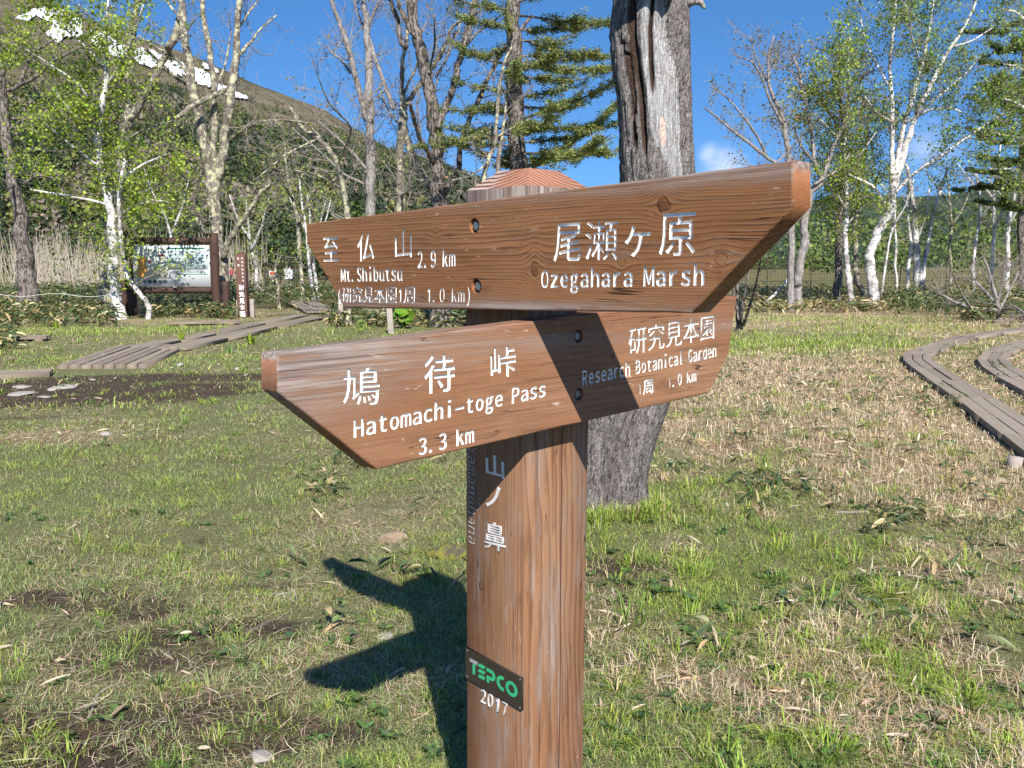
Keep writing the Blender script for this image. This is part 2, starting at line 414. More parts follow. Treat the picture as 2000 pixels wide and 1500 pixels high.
def winding(C, polys):
    w = np.zeros(len(C), int); eo = np.zeros(len(C), int)
    for p in polys:
        q = np.roll(p, -1, 0); lo = p.min(0) - 1e-9; hi = p.max(0) + 1e-9
        ix = np.where((C[:, 1] >= lo[1]) & (C[:, 1] <= hi[1]) & (C[:, 0] <= hi[0]))[0]
        if not len(ix): continue
        c = C[ix]; y = c[:, 1:2]
        up = (p[None, :, 1] <= y) & (q[None, :, 1] > y); dn = (p[None, :, 1] > y) & (q[None, :, 1] <= y)
        left = (q[:, 0] - p[:, 0])[None] * (y - p[None, :, 1]) - (c[:, 0:1] - p[None, :, 0]) * (q[:, 1] - p[:, 1])[None]
        u = (up & (left > 0)).sum(1); d = (dn & (left < 0)).sum(1)
        w[ix] += u - d; eo[ix] += u + d
    return w, eo
def fill2d(polys, minus=None, evenodd=False):
    """triangles covering the outlines (less those in minus) -> verts (n,2), tris"""
    allp = list(polys) + list(minus or []); V = []; E = []
    for p in allp:
        o = len(V); n = len(p); V += [Vector(q) for q in p]; E += [(o + i, o + (i + 1) % n) for i in range(n)]
    r = delaunay_2d_cdt(V, E, [], 0, 1e-7, False)
    P = np.array([v[:] for v in r[0]]); T = np.array(r[2], int)
    C = P[T].mean(1); w, eo = winding(C, polys); keep = (eo % 2 == 1) if evenodd else (w != 0)
    if minus: keep &= winding(C, minus)[0] == 0
    T = T[keep]; a, b, c = P[T[:, 0]], P[T[:, 1]], P[T[:, 2]]
    ar = (b[:, 0] - a[:, 0]) * (c[:, 1] - a[:, 1]) - (b[:, 1] - a[:, 1]) * (c[:, 0] - a[:, 0])
    T[ar < 0] = T[ar < 0][:, ::-1]; return P, T[np.abs(ar) > 1e-13]
def walls(acc, polys, z0, z1):
    for p in polys:
        n = len(p); o = acc.addv(np.concatenate([np.c_[p, np.full(n, z0)], np.c_[p, np.full(n, z1)]])); i = np.arange(n); j = (i + 1) % n
        acc.quads(np.stack([o + i, o + j, o + n + j, o + n + i], -1))
def sheet(acc, V, T, z): o = acc.addv(np.c_[V, np.full(len(V), z)]); acc.tris(T + o)
def inset(p, w):
    return fatten([np.asarray(p)], w * (1 if True else 1))[0]
def circle(c, r, n=28): a = np.arange(n) / n * 2 * math.pi; return np.c_[c[0] + r * np.cos(a), c[1] + r * np.sin(a)]

# ------------------------------------------------------------------ the signpost
PA = 0.813597444523821
P0 = np.array([0.0249777, 1.40976, 0]) * K
LEAN = np.array([0.008154, -0.011791, 1.0])
TH = 0.0428 * K; WP = 0.15 * K
dL = np.array([-math.cos(PA), math.sin(PA), 0]); dR = np.array([math.sin(PA), math.cos(PA), 0])
C0 = P0 + np.array([0, 0, HCAM])
def on_plane(px, py, P, n):
    d = ray(px, py); return CAM + d * (((P - CAM) @ n) / (d @ n))
class Face:                       # a vertical face of the sign: u along, v up, w out
    def __init__(s, O, ux, n): s.O, s.ux, s.n = O, ux, n
    def uv(s, px, py): p = on_plane(px, py, s.O, s.n) - s.O; return np.array([p @ s.ux, p[2]])
    def M(s): return Matrix(((s.ux[0], 0, s.n[0], s.O[0]), (s.ux[1], 0, s.n[1], s.O[1]), (s.ux[2], 1, s.n[2], s.O[2]), (0, 0, 0, 1)))
    def txt(s, body, bl, br, tl, fat=.012): return place_text(body, s.uv(*bl), s.uv(*br), s.uv(*tl), fat)
fB1 = Face(C0 - dR * TH, -dL, -dR)      # front of the upper board
fB2 = Face(C0 - dL * TH, dR, -dL)       # front of the lower board
fPL = Face(C0, -dL, -dR)                # left face of the post
sign_base = np.array([P0[0], P0[1], 0.0]) + (dL + dR) * WP / 2 + LEAN * np.array([1, 1, 0]) * -HCAM
sign_base[2] = float(zh(sign_base[0], sign_base[1]))
sign = empty('signpost', sign_base, 'brown wooden trail signpost with two pointed white lettered boards crossing on a square post', 'signpost')
def local(M): return Matrix.Translation(-Vector(sign_base)) @ M

def board(face, outline, texts, bolts, name, label, mats, dmin=0.004):
    M = face.M(); out = np.array([face.uv(*p) for p in outline])
    if np.sum(out[:, 0] * np.roll(out[:, 1], -1) - np.roll(out[:, 0], -1) * out[:, 1]) < 0: out = out[::-1]
    # slightly wavy, worn edges
    dense = []
    for a, b in zip(out, np.roll(out, -1, 0)):
        n = max(2, int(np.hypot(*(b - a)) / .03))
        for i in range(n): dense.append(a + (b - a) * i / n)
    out = np.array(dense); rg = np.random.default_rng(5); out = out + (rg.random(out.shape) - .5) * .0012
    holes = [circle(face.uv(*b), rb) for b, rb in bolts]
    letters = [p for tx in texts for p in tx]
    r = .0035; in1 = fatten([out], -r)[0]; in2 = fatten([out], -r * .35)[0]
    acc = Acc()
    V, T = fill2d([in1], holes + letters); sheet(acc, V, T, 0.0)
    def ring(pa, za, pb, zb):
        n = len(pa); o = acc.addv(np.concatenate([np.c_[pa, np.full(n, za)], np.c_[pb, np.full(n, zb)]])); i = np.arange(n); j = (i + 1) % n
        acc.quads(np.stack([o + n + i, o + n + j, o + j, o + i], -1))
    ring(in1, 0, in2, -r * .35); ring(in2, -r * .35, out, -r); ring(out, -r, out, -TH + r + .0006)
    ring(out, -TH + r + .0006, in1, -TH + .0006)
    V2, T2 = fill2d([in1]); sheet(acc, V2, T2[:, ::-1], -TH + .0006)
    for h in holes: walls(acc, [h[::-1]], 0.0, -.016)
    for h in holes: Vh, Th_ = fill2d([h]); sheet(acc, Vh, Th_, -.016)
    o = link(name, acc.mesh(name), mats, sign); o.matrix_local = local(M); o['label'] = label
    la = Acc(); Vl, Tl = fill2d(letters); sheet(la, Vl, Tl, -dmin)
    walls(la, letters, -.0002, -dmin)
    lo = link('lettering', la.mesh('lettering'), m_paint, o)
    for b, rb in bolts:
        c = face.uv(*b); ba = Acc(); hx = circle((0, 0), rb * .63, 6); hx2 = circle((0, 0), rb * .9, 24)
        Vw, Tw = fill2d([hx2]); sheet(ba, Vw + c, Tw, -.0125); walls(ba, [hx2 + c], -.0125, -.0158)
        Vw, Tw = fill2d([hx * .93]); sheet(ba, Vw + c, Tw, -.004)
        n = 6; oo = ba.addv(np.concatenate([np.c_[hx * .93 + c, np.full(n, -.004)], np.c_[hx + c, np.full(n, -.0055)], np.c_[hx + c, np.full(n, -.0125)]]))
        i = np.arange(6); j = (i + 1) % 6
        for k in (0, 6): ba.quads(np.stack([oo + k + 6 + i, oo + k + 6 + j, oo + k + j, oo + k + i], -1))
        link('bolt', ba.mesh('bolt'), m_bolt, o)
    return o

k1 = [fB1.uv(1295, 401), fB1.uv(1044, 527), fB1.uv(1407, 508), fB1.uv(1213, 512), fB1.uv(850, 452), fB1.uv(640, 540)]
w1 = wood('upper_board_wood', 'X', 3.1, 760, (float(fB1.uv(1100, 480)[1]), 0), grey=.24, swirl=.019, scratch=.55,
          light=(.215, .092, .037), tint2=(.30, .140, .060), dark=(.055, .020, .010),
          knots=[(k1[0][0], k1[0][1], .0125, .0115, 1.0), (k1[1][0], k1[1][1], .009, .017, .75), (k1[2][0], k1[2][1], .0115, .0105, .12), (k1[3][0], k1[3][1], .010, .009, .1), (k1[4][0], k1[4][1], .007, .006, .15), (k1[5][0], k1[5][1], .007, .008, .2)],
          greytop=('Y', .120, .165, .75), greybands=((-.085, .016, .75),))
t1 = [fB1.txt('至', (632.5, 511), (661.7, 510.5), (631, 464), .006), fB1.txt('仏', (698, 511), (731, 507.5), (698, 455), .006),
      fB1.txt('山', (772, 506), (804.5, 502), (771, 450), .002), fB1.txt('2.9 km', (816, 524), (889.5, 520.5), (816, 488.5), .014),
      fB1.txt('Mt.Shibutsu', (666, 550.5), (786, 549), (665, 520.5), .014), fB1.txt('(研究見本園1周  1.0 km)', (661, 594), (917.5, 598), (661, 560), .0),
      fB1.txt('尾', (1081, 511), (1134, 510.5), (1084, 437), .004), fB1.txt('瀬', (1143, 508), (1206, 507.5), (1144, 432.5), -.003),
      fB1.txt('ヶ', (1220, 502), (1271, 501), (1220, 441.5), .004), fB1.txt('原', (1287, 500), (1358, 498.5), (1288, 417.5), .004),
      fB1.txt('Ozegahara Marsh', (1057, 573.5), (1375, 571), (1057, 525), .016)]
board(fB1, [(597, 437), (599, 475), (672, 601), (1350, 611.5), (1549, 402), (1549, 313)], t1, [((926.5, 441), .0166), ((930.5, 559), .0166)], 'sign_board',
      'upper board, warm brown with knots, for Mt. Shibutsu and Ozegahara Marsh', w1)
k2 = [fB2.uv(980, 700), fB2.uv(1190, 672)]
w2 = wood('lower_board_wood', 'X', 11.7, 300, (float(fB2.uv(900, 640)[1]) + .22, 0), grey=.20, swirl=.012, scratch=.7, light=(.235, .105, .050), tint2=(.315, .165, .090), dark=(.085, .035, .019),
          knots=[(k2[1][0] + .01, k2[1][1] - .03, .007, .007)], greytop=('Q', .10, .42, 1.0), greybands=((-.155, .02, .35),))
t2 = [fB2.txt('鳩', (669.5, 795), (741.5, 789), (669.5, 718), .003), fB2.txt('待', (828.5, 770), (888.5, 763), (828, 694.5), .008), fB2.txt('峠', (959, 741), (1008, 733), (958, 679), .008),
      fB2.txt('Hatomachi-toge Pass', (691, 867.6), (1065.5, 784), (691, 816), .018), fB2.txt('3.3 km', (817.5, 890.5), (926, 864), (817.5, 853.5), .018),
      fB2.txt('研究見本園', (1228, 694), (1394.7, 661), (1228, 640.4), .0), fB2.txt('Research Botanical Garden', (1137.7, 754.4), (1399, 697), (1137.7, 721.8), .014),
      fB2.txt('1周   1.0 km', (1247.7, 774.6), (1360, 747), (1247.7, 745), .016)]
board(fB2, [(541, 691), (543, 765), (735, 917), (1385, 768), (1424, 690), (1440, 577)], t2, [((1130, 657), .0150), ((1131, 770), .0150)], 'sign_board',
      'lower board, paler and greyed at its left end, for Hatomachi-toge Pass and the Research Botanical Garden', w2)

# the post: square, leaning a hair, with a chamfered cap
ztop = on_plane(1034.5, 361, C0, -dR)[2]
ftop = on_plane(1034, 327, C0 + (dL + dR) * WP * .24, -dR)[2]
m_post = wood('post_wood', 'Z', 7.7, 640, (.045, 0), grey=.55, swirl=.016, scratch=.4, light=(.235, .108, .050), tint2=(.31, .168, .092), dark=(.10, .042, .023),
              greytop=('X', ztop - .045, ztop - .02, 1.0), knots=[(on_plane(1121, 1147, C0, -dL)[2], -.06, .014, .007)], bumps=.65)
m_cap = endgrain('post_cap_endgrain', -.05, .09, 78)
def post_pt(u, v, z):             # u along -dL from left corner.., v along dR
    return P0 + dL * WP * u + dR * WP * v + np.array([0, 0, z]) + LEAN * np.array([1, 1, 0]) * (z - HCAM)
Rm = Matrix(((-dL[0], dR[0], 0, 0), (-dL[1], dR[1], 0, 0), (0, 0, 1, 0), (0, 0, 0, 1)))
Mp = Matrix.Translation(Vector(P0 + (dL + dR) * WP / 2)) @ Rm
Mpi = np.array(Mp.inverted())
def tolocal(p): return (Mpi @ np.append(p, 1))[:3]
pa = Acc(); bev = .012
ringuv = [(bev, 0), (0, bev), (0, 1 - bev), (bev, 1), (1 - bev, 1), (1, 1 - bev), (1, bev), (1 - bev, 0)]
lv = list(np.linspace(-.25, ztop, 24)); rg = np.random.default_rng(3)
rows = [pa.addv([tolocal(post_pt(u, v, z)) for u, v in ringuv]) for z in lv]
for a, b in zip(rows, rows[1:]):
    i = np.arange(8); j = (i + 1) % 8; pa.quads(np.stack([a + j, a + i, b + i, b + j], -1))
post = link('post', pa.mesh('post'), m_post, sign); post.matrix_local = local(Mp)
ca = Acc(); ti = .27
b0 = ca.addv([tolocal(post_pt(u, v, ztop)) for u, v in ringuv])
tin = [(ti, ti), (ti, ti), (ti, 1 - ti), (ti, 1 - ti), (1 - ti, 1 - ti), (1 - ti, 1 - ti), (1 - ti, ti), (1 - ti, ti)]
b1 = ca.addv([tolocal(post_pt(u, v, ftop)) for u, v in tin]); i = np.arange(8); j = (i + 1) % 8
ca.quads(np.stack([b0 + j, b0 + i, b1 + i, b1 + j], -1)); ca.quads([[b1 + 1, b1 + 3, b1 + 5, b1 + 7]])
link('post_cap', ca.mesh('post_cap'), m_cap, post)
# drying crack down the right face (a thin recessed strip proud of nothing: a real slot-shaped dark inlay)
# lettering on the post
pl = [fPL.txt('山', (950, 926.7), (985, 936), (948.8, 885), .012), fPL.txt('ノ', (948.8, 988), (976, 997), (949.3, 944), .012), fPL.txt('鼻', (946.7, 1069), (986.7, 1080), (946, 1016), .0),
      fPL.txt('2017', (938.3, 1370.5), (989.6, 1400.8), (939.5, 1345), -.008)]
La = Acc(); le = [p for q in pl for p in q]; Vl, Tl = fill2d(le); sheet(La, Vl, Tl, .0009); walls(La, le, -.002, .0009)
for q in La.v: q[:, 0] += q[:, 1] * (LEAN @ fPL.ux) * 0
lo = link('lettering', La.mesh('lettering'), m_faded, post)
lo.matrix_local = Mp.inverted() @ fPL.M()
# name plate
tl, tr, bl, br = (fPL.uv(*p) for p in ((911.8, 1263), (1021.6, 1324), (911.8, 1322.6), (1020.9, 1388)))
pw = np.hypot(*(tr - tl)); phh = tl[1] - bl[1]
Mpl = fPL.M() @ Matrix.Translation((bl[0], bl[1], 0.0))
ax_u = (tr - tl); ax_v = tl - bl
def pq(x, y): return ax_u * x + ax_v * y
Pa = Acc(); corners = np.array([pq(0, 0), pq(1, 0), pq(1, 1), pq(0, 1)])
Vq, Tq = fill2d([corners]); sheet(Pa, Vq, Tq, .0042); walls(Pa, [corners], -.004, .0042)
ye = fPL.txt('Yamanohana', (914.7, 868), (915.2, 1058), (933, 876), -.004); Ya = Acc(); Vl, Tl = fill2d(ye); sheet(Ya, Vl, Tl, .0007)
m_worn, _t, _b = mat('worn_paint'); _n = _t.noise(_t.obj(), 180, 4, .6); _t.put(_b.inputs['Base Color'], _t.mixc(_t.ss(_n, .4, .6), (.50, .46, .43), (.27, .17, .11))); _b.inputs['Roughness'].default_value = .9
yo = link('lettering', Ya.mesh('lettering'), m_worn, post); yo.matrix_local = Mp.inverted() @ fPL.M(); yo['label'] = 'faded romanised lettering running down the left edge of the post'
plate = link('name_plate', Pa.mesh('name_plate'), m_plate, sign); plate.matrix_local = local(Mpl)
def arc(cx, cy, rx, ry, a0, a1, n=14): return [(cx + rx * math.cos(math.radians(a0 + (a1 - a0) * i / n)), cy + ry * math.sin(math.radians(a0 + (a1 - a0) * i / n))) for i in range(n + 1)]
def ringarc(cx, cy, rx, ry, k, a0, a1): return arc(cx, cy, rx, ry, a0, a1) + arc(cx, cy, rx * k, ry * k * .98, a1, a0)
y0, y1 = .27, .73; hh = y1 - y0; T_ = hh * .24
G = [[(.135, y0), (.180, y0), (.180, y1 - T_ - .02), (.135, y1 - T_ - .02)]]
for e in (0, .38, .76): G.append([(.235, y0 + hh * e), (.345, y0 + hh * e), (.368, y0 + hh * (e + .24)), (.258, y0 + hh * (e + .24))])
G.append([(.395, y0), (.440, y0), (.440, y0 + hh * .26), (.475, y0 + hh * .26)] + arc(.475, y0 + hh * .63, .072, hh * .37, -90, 90) + [(.395, y1), (.385, y1 - T_), (.470, y1 - T_)] + arc(.470, y0 + hh * .63, .03, hh * .14, 90, -90) + [(.395, y0 + hh * .49)])
G.append(ringarc(.672, y0 + hh * .5, .100, hh * .5, .54, 72, 288)); 
G2 = [arc(.83, y0 + hh * .5, .100, hh * .5, 0, 360, 28)[:-1], arc(.83, y0 + hh * .5, .055, hh * .28, 0, 360, 28)[:-1]]
Ga = Acc(); allp = [np.array([pq(*p) for p in g]) for g in G + G2]; Vg, Tg = fill2d(allp, evenodd=True); sheet(Ga, Vg, Tg, .0046); walls(Ga, allp, .0040, .0046)
eo = link('emblem_lettering', Ga.mesh('emblem_lettering'), m_green, plate)
g3 = [np.array([pq(*p) for p in ((.080, y1 - T_), (.225, y1 - T_), (.225, y1), (.080, y1))])]
Ga = Acc(); Vg, Tg = fill2d(g3); sheet(Ga, Vg, Tg, .0046); walls(Ga, g3, .0040, .0046)
eo2 = link('emblem_bar', Ga.mesh('emblem_bar'), m_grey, plate); eo2['label'] = 'grey crossbar of the letter T'
for q in ((.035, .93), (.035, .08), (.975, .94), (.975, .07)):
    ba = Acc(); c = pq(*q); Vw, Tw = fill2d([circle(c, .0017, 10)]); sheet(ba, Vw, Tw, .0052); walls(ba, [circle(c, .0017, 10)], .004, .0052)
    link('screw', ba.mesh('screw'), m_grey, plate)
# long drying crack down the right face of the post: a thin dark groove wall pair
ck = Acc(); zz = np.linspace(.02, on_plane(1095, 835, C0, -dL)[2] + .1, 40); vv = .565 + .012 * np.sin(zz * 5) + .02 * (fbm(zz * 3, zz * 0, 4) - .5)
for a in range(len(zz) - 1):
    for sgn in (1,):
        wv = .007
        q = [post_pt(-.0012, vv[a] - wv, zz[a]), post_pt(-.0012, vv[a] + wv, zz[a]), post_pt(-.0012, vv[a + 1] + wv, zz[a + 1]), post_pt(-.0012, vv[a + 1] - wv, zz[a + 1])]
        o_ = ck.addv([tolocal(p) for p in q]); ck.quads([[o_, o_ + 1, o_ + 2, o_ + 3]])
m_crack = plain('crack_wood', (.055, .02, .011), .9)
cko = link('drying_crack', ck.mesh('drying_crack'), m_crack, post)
# ------------------------------------------------------------------ ground
def warp(n, a, b): u = np.linspace(-1, 1, n); return np.sinh(u * a) / math.sinh(a) * b
gx = warp(301, 6.2, 3200); gy = np.concatenate([-np.geomspace(60, .05, 24), np.geomspace(.06, 4200, 380)]) + 1.0
GX, GY = np.meshgrid(gx, gy); GZ = zh(GX, GY)
ga = Acc(); ga.addv(np.stack([GX, GY, GZ], -1)); ny, nx = GX.shape
ii = np.arange(ny - 1)[:, None] * nx + np.arange(nx - 1)[None]; ga.quads(np.stack([ii, ii + 1, ii + nx + 1, ii + nx], -1))

# what grows where: maps over the ground, drawn as soft patches
def blob(X, Y, px, py, rx, ry, ang=0.0):
    c = gflat(px, py); rx = rx; ry = ry
    dx, dy = X - c[0], Y - c[1]; ca, sa = math.cos(ang), math.sin(ang)
    return np.exp(-(((dx * ca + dy * sa) / rx) ** 2 + ((-dx * sa + dy * ca) / ry) ** 2))
def maps(X, Y):
    """(green grass, straw, bare earth, sasa) in 0..1"""
    n = fbm(X * 1.1, Y * 1.1, 11, 4); n2 = fbm(X * 3.3, Y * 3.3, 23, 3); n3 = fbm(X * .45, Y * .45, 31, 3)
    right = sstep(-.2, 1.3, X - .03 * Y)
    straw = sstep(.44, .62, n * .6 + n2 * .4) * .38 + right * .24 * sstep(.42, .62, n2) + right * sstep(5.2, 7.5, Y) * .42
    straw = np.maximum(straw, blob(X, Y, 1560, 740, 2.0, 3.4) * 1.35)
    straw = np.maximum(straw, blob(X, Y, 1600, 850, 1.5, 1.1) * .8)
    straw = np.maximum(straw, blob(X, Y, 1860, 930, 1.3, 1.4) * .85)
    straw = np.maximum(straw, blob(X, Y, 720, 1000, .6, .8) * .8)
    straw = np.maximum(straw, blob(X, Y, 110, 845, 1.2, .5) * .8)
    far = sstep(18, 27, Y)
    straw = np.maximum(straw, far * .75 * sstep(.35, .6, n))
    green = 1.0 - .55 * straw
    green = np.maximum(green * 1.0, blob(X, Y, 1530, 665, 3.2, 2.6) * 1.0); straw = straw * (1 - .9 * blob(X, Y, 1530, 662, 3.2, 3.0))
    straw = straw * (1 - .6 * blob(X, Y, 300, 950, 2.5, 2.0)); straw = np.maximum(straw, .45 * right * sstep(.48, .62, n2 * .6 + n * .4))
    dirt = blob(X, Y, 60, 765, 2.6, 1.2, .12) * 1.2
    dirt = np.maximum(dirt, blob(X, Y, 330, 735, 2.2, .55, .1))
    dirt = np.maximum(dirt, blob(X, Y, 60, 1450, .6, .35) * .9)
    dirt = np.maximum(dirt, blob(X, Y, 250, 1250, .45, .3) * .8)
    dirt = np.maximum(dirt, blob(X, Y, 330, 1400, .6, .25) * .75)
    dirt = np.maximum(dirt, blob(X, Y, 520, 1220, .35, .14, .5) * .9)
    dirt = np.maximum(dirt, blob(X, Y, 1230, 1100, .20, .25) * .75)
    dirt = np.maximum(dirt, blob(X, Y, 1610, 1130, .22, .18) * .6)
    for (qx, qy, a_, b_2, k_) in ((240, 1180, .35, .16, .8), (80, 1165, .4, .12, .7), (310, 1290, .35, .2, 1.0), (150, 1475, .5, .18, 1.0), (420, 1440, .4, .14, .8), (560, 1130, .3, .12, .6), (330, 1040, .3, .1, .55), (420, 900, .5, .16, .5), (700, 1420, .22, .14, .7), (1240, 1130, .2, .18, .8), (1620, 1150, .22, .16, .7), (1480, 1310, .16, .1, .6), (1750, 1260, .25, .12, .6), (1200, 1400, .14, .1, .55)):
        dirt = np.maximum(dirt, blob(X, Y, qx, qy, a_, b_2, .2) * k_ * .85)
    dirt = np.clip(dirt * (.5 + 1.0 * n2) + .55 * sstep(.60, .74, n2) * sstep(.5, -1.6, X) * sstep(6.5, 3.5, Y) + .35 * sstep(.62, .75, n2), 0, 1)
    return np.clip(green, 0, 1), np.clip(straw, 0, 1), dirt, n
g_, s_, d_, n_ = maps(GX, GY)
gcol = np.stack([g_, s_, d_], -1).reshape(-1, 3)
ga.c = [gcol]
m_ground, t, b = mat('ground'); P = t.pos(); mp = t.attr('tint'); R_, G_, B_ = t.xyz(mp)
f1 = t.noise(P, 70, 8, .78); f2 = t.noise(P, 9, 5, .6); f3 = t.noise(P, 260, 3, .6); f4 = t.noise(P, 1.2, 4)
earth = t.mixc(t.ss(f1, .3, .7), (.040, .028, .020), (.125, .088, .064))
thatch = t.mixc(t.ss(f1, .35, .65), (.16, .122, .075), (.47, .37, .24))
moss = t.mixc(t.ss(f1, .3, .7), (.090, .088, .040), (.27, .26, .125))
c = t.mixc(t.ss(t.add(G_, t.mul(t.sub(f2, .5), .8)), .25, .7), moss, thatch)
c = t.mixc(t.ss(t.add(B_, t.mul(t.sub(f2, .5), .7)), .25, .55), c, earth)
far_ = t.ss(t.xyz(P)[1], 24, 45); fc = t.mixc(t.ss(t.noise(t.scale(P, (.05, .16, 1)), 1, 5), .35, .65), (.13, .125, .052), (.235, .185, .098))
fc = t.mixc(t.ss(f2, .3, .7, 0, .4), fc, (.10, .12, .04))
c = t.mixc(far_, c, fc)
t.put(b.inputs['Base Color'], c); b.inputs['Roughness'].default_value = .95; b.inputs['Specular IOR Level'].default_value = .1
t.put(b.inputs['Normal'], t.bump(t.add(f1, t.mul(f3, .5)), .8, .02))
tag(ga.build('ground', m_ground, smooth=True), kind='structure')

# ------------------------------------------------------------------ mountain with spring snow, low hills to the right
RIDGE = [(-900, -420), (-300, -200), (0, -45), (100, -8), (170, 22), (230, 52), (280, 72), (330, 86), (400, 112), (460, 140), (500, 160), (560, 182), (640, 214), (700, 252), (760, 288), (830, 305), (900, 332), (950, 352), (1050, 402), (1180, 440), (1300, 470), (1450, 500), (1700, 516)]
rx_ = np.array([p[0] for p in RIDGE], float); ry_ = np.array([p[1] for p in RIDGE], float)
HZ = 750 - F_PX * math.tan(PITCH)
R0, R1 = 330.0, 1500.0
def az_of(px): d = ray(px, 400); return d[0] / d[1]
def mtn_z(px, Y):
    """height of the slope in the column px of the survey at distance Y"""
    el = np.interp(px, rx_, ry_)
    top = np.array([at(p, e, R1)[2] for p, e in zip(np.ravel(px), np.ravel(el))]).reshape(np.shape(px))
    u = np.clip((Y - R0) / (R1 - R0), 0, 1.6)
    prof = np.where(u <= 1, u ** .92 * (1.0 - .10 * np.sin(u * math.pi)), 1 - (u - 1) * .75)
    X = (px - 1000) / F_PX * Y
    rough = (fbm(X * .012, Y * .012, 41, 5) - .5) * 46 * np.sin(np.clip(u, 0, 1) * math.pi) ** .8 + (fbm(X * .05, Y * .05, 47, 3) - .5) * 9 * np.clip(u * 4, 0, 1) * np.clip((1.02 - u) * 6, .25, 1)
    return np.maximum(top, 0) * prof + rough * np.clip(top / 90, 0, 1)
mpx = np.linspace(-900, 1700, 200); mY = np.concatenate([np.linspace(R0, R1, 110), np.linspace(R1 + 25, R1 * 1.5, 14)])
PX, MY = np.meshgrid(mpx, mY); MZ = mtn_z(PX, MY) - 1.0; MX = np.vectorize(az_of)(mpx)[None, :] * MY
ma = Acc(); ma.addv(np.stack([MX, MY, MZ], -1)); ny, nx = PX.shape
ii = np.arange(ny - 1)[:, None] * nx + np.arange(nx - 1)[None]; ma.quads(np.stack([ii, ii + 1, ii + nx + 1, ii + nx], -1))
# cover of the slope: forest below, brown scrub above
px_m, py_m = proj_np(np.stack([MX, MY, MZ], -1))
TL = lambda px: np.interp(px, [-900, -300, 0, 150, 280, 400, 520, 600, 680, 780, 950], [-100, 60, 165, 195, 200, 205, 238, 262, 275, 250, 300])
fo = sstep(-25, 25, py_m - TL(px_m) + 50 * (fbm(MX * .02, MY * .02, 51, 4) - .5))
fo = np.maximum(fo, .75 * sstep(.52, .62, fbm(MX * .012, MY * .012, 57, 4)) * sstep(120, 40, TL(px_m) - py_m))
ma.c = [np.stack([fo, fo * 0, fo * 0], -1).reshape(-1, 3)]
m_mt, t, b = mat('mountain'); P = t.pos(); fr = t.xyz(t.attr('tint'))[0]
a1 = t.noise(P, .02, 6, .65); a2 = t.noise(P, .12, 5, .7)
scrub = t.mixc(t.ss(a1, .35, .65), (.115, .098, .066), (.20, .165, .115)); scrub = t.mixc(t.ss(a2, .52, .68), scrub, (.055, .065, .030))
wood_ = t.mixc(t.ss(a2, .35, .6), (.030, .042, .022), (.085, .10, .04))
t.put(b.inputs['Base Color'], t.mixc(fr, scrub, wood_)); b.inputs['Roughness'].default_value = 1; b.inputs['Specular IOR Level'].default_value = 0
t.put(b.inputs['Normal'], t.bump(a2, 1.0, 6.0))
tag(ma.build('mountain', m_mt, smooth=True), kind='structure')
def on_mtn(px, py):
    """where the sight line through px, py meets the slope"""
    Ys = np.linspace(R0 + 20, R1, 400); Z = mtn_z(np.full(400, float(px)), Ys); d = ray(px, py); zr = HCAM + Ys / d[1] * d[2]
    hit = np.where(Z >= zr)[0]
    Y = Ys[hit[0]] if len(hit) else R1 * .985
    d0 = CAM + d * (Y / d[1]); d0[2] = float(mtn_z(np.array([float(px)]), np.array([Y]))[0]); return d0
m_snow, t, b = mat('snow'); nz = t.noise(t.pos(), .05, 5); t.put(b.inputs['Base Color'], t.mixc(nz, (.74, .75, .77), (.84, .85, .86))); b.inputs['Roughness'].default_value = .6
SNOW = [('tall snow field at the left of the mountain top', [(60, 20), (95, 14), (140, 20), (165, 42), (180, 56), (165, 72), (128, 70), (112, 84), (90, 64), (104, 46), (84, 36)]),
        ('thin broken strip of snow near the summit ridge', [(30, 36), (60, 22), (84, 12), (110, 8), (112, 14), (80, 22), (52, 40)]),
        ('a', [(178, 58), (190, 62), (216, 70), (232, 84), (250, 92), (262, 100), (258, 112), (236, 112), (208, 104), (190, 92), (176, 78)]),
        ('bb', [(256, 95), (276, 93), (296, 97), (312, 106), (322, 118), (340, 119), (352, 121), (366, 127), (378, 132), (394, 135), (410, 146), (424, 163), (446, 169), (470, 183), (492, 191), (468, 191), (444, 185), (426, 177), (412, 168), (394, 165), (378, 158), (366, 147), (346, 145), (328, 139), (312, 130), (296, 132), (272, 124), (258, 112)]),
        ('ccc', [(395, 121), (420, 132), (436, 143), (428, 144), (410, 136), (396, 128)])]
azs = np.vectorize(az_of)(mpx)
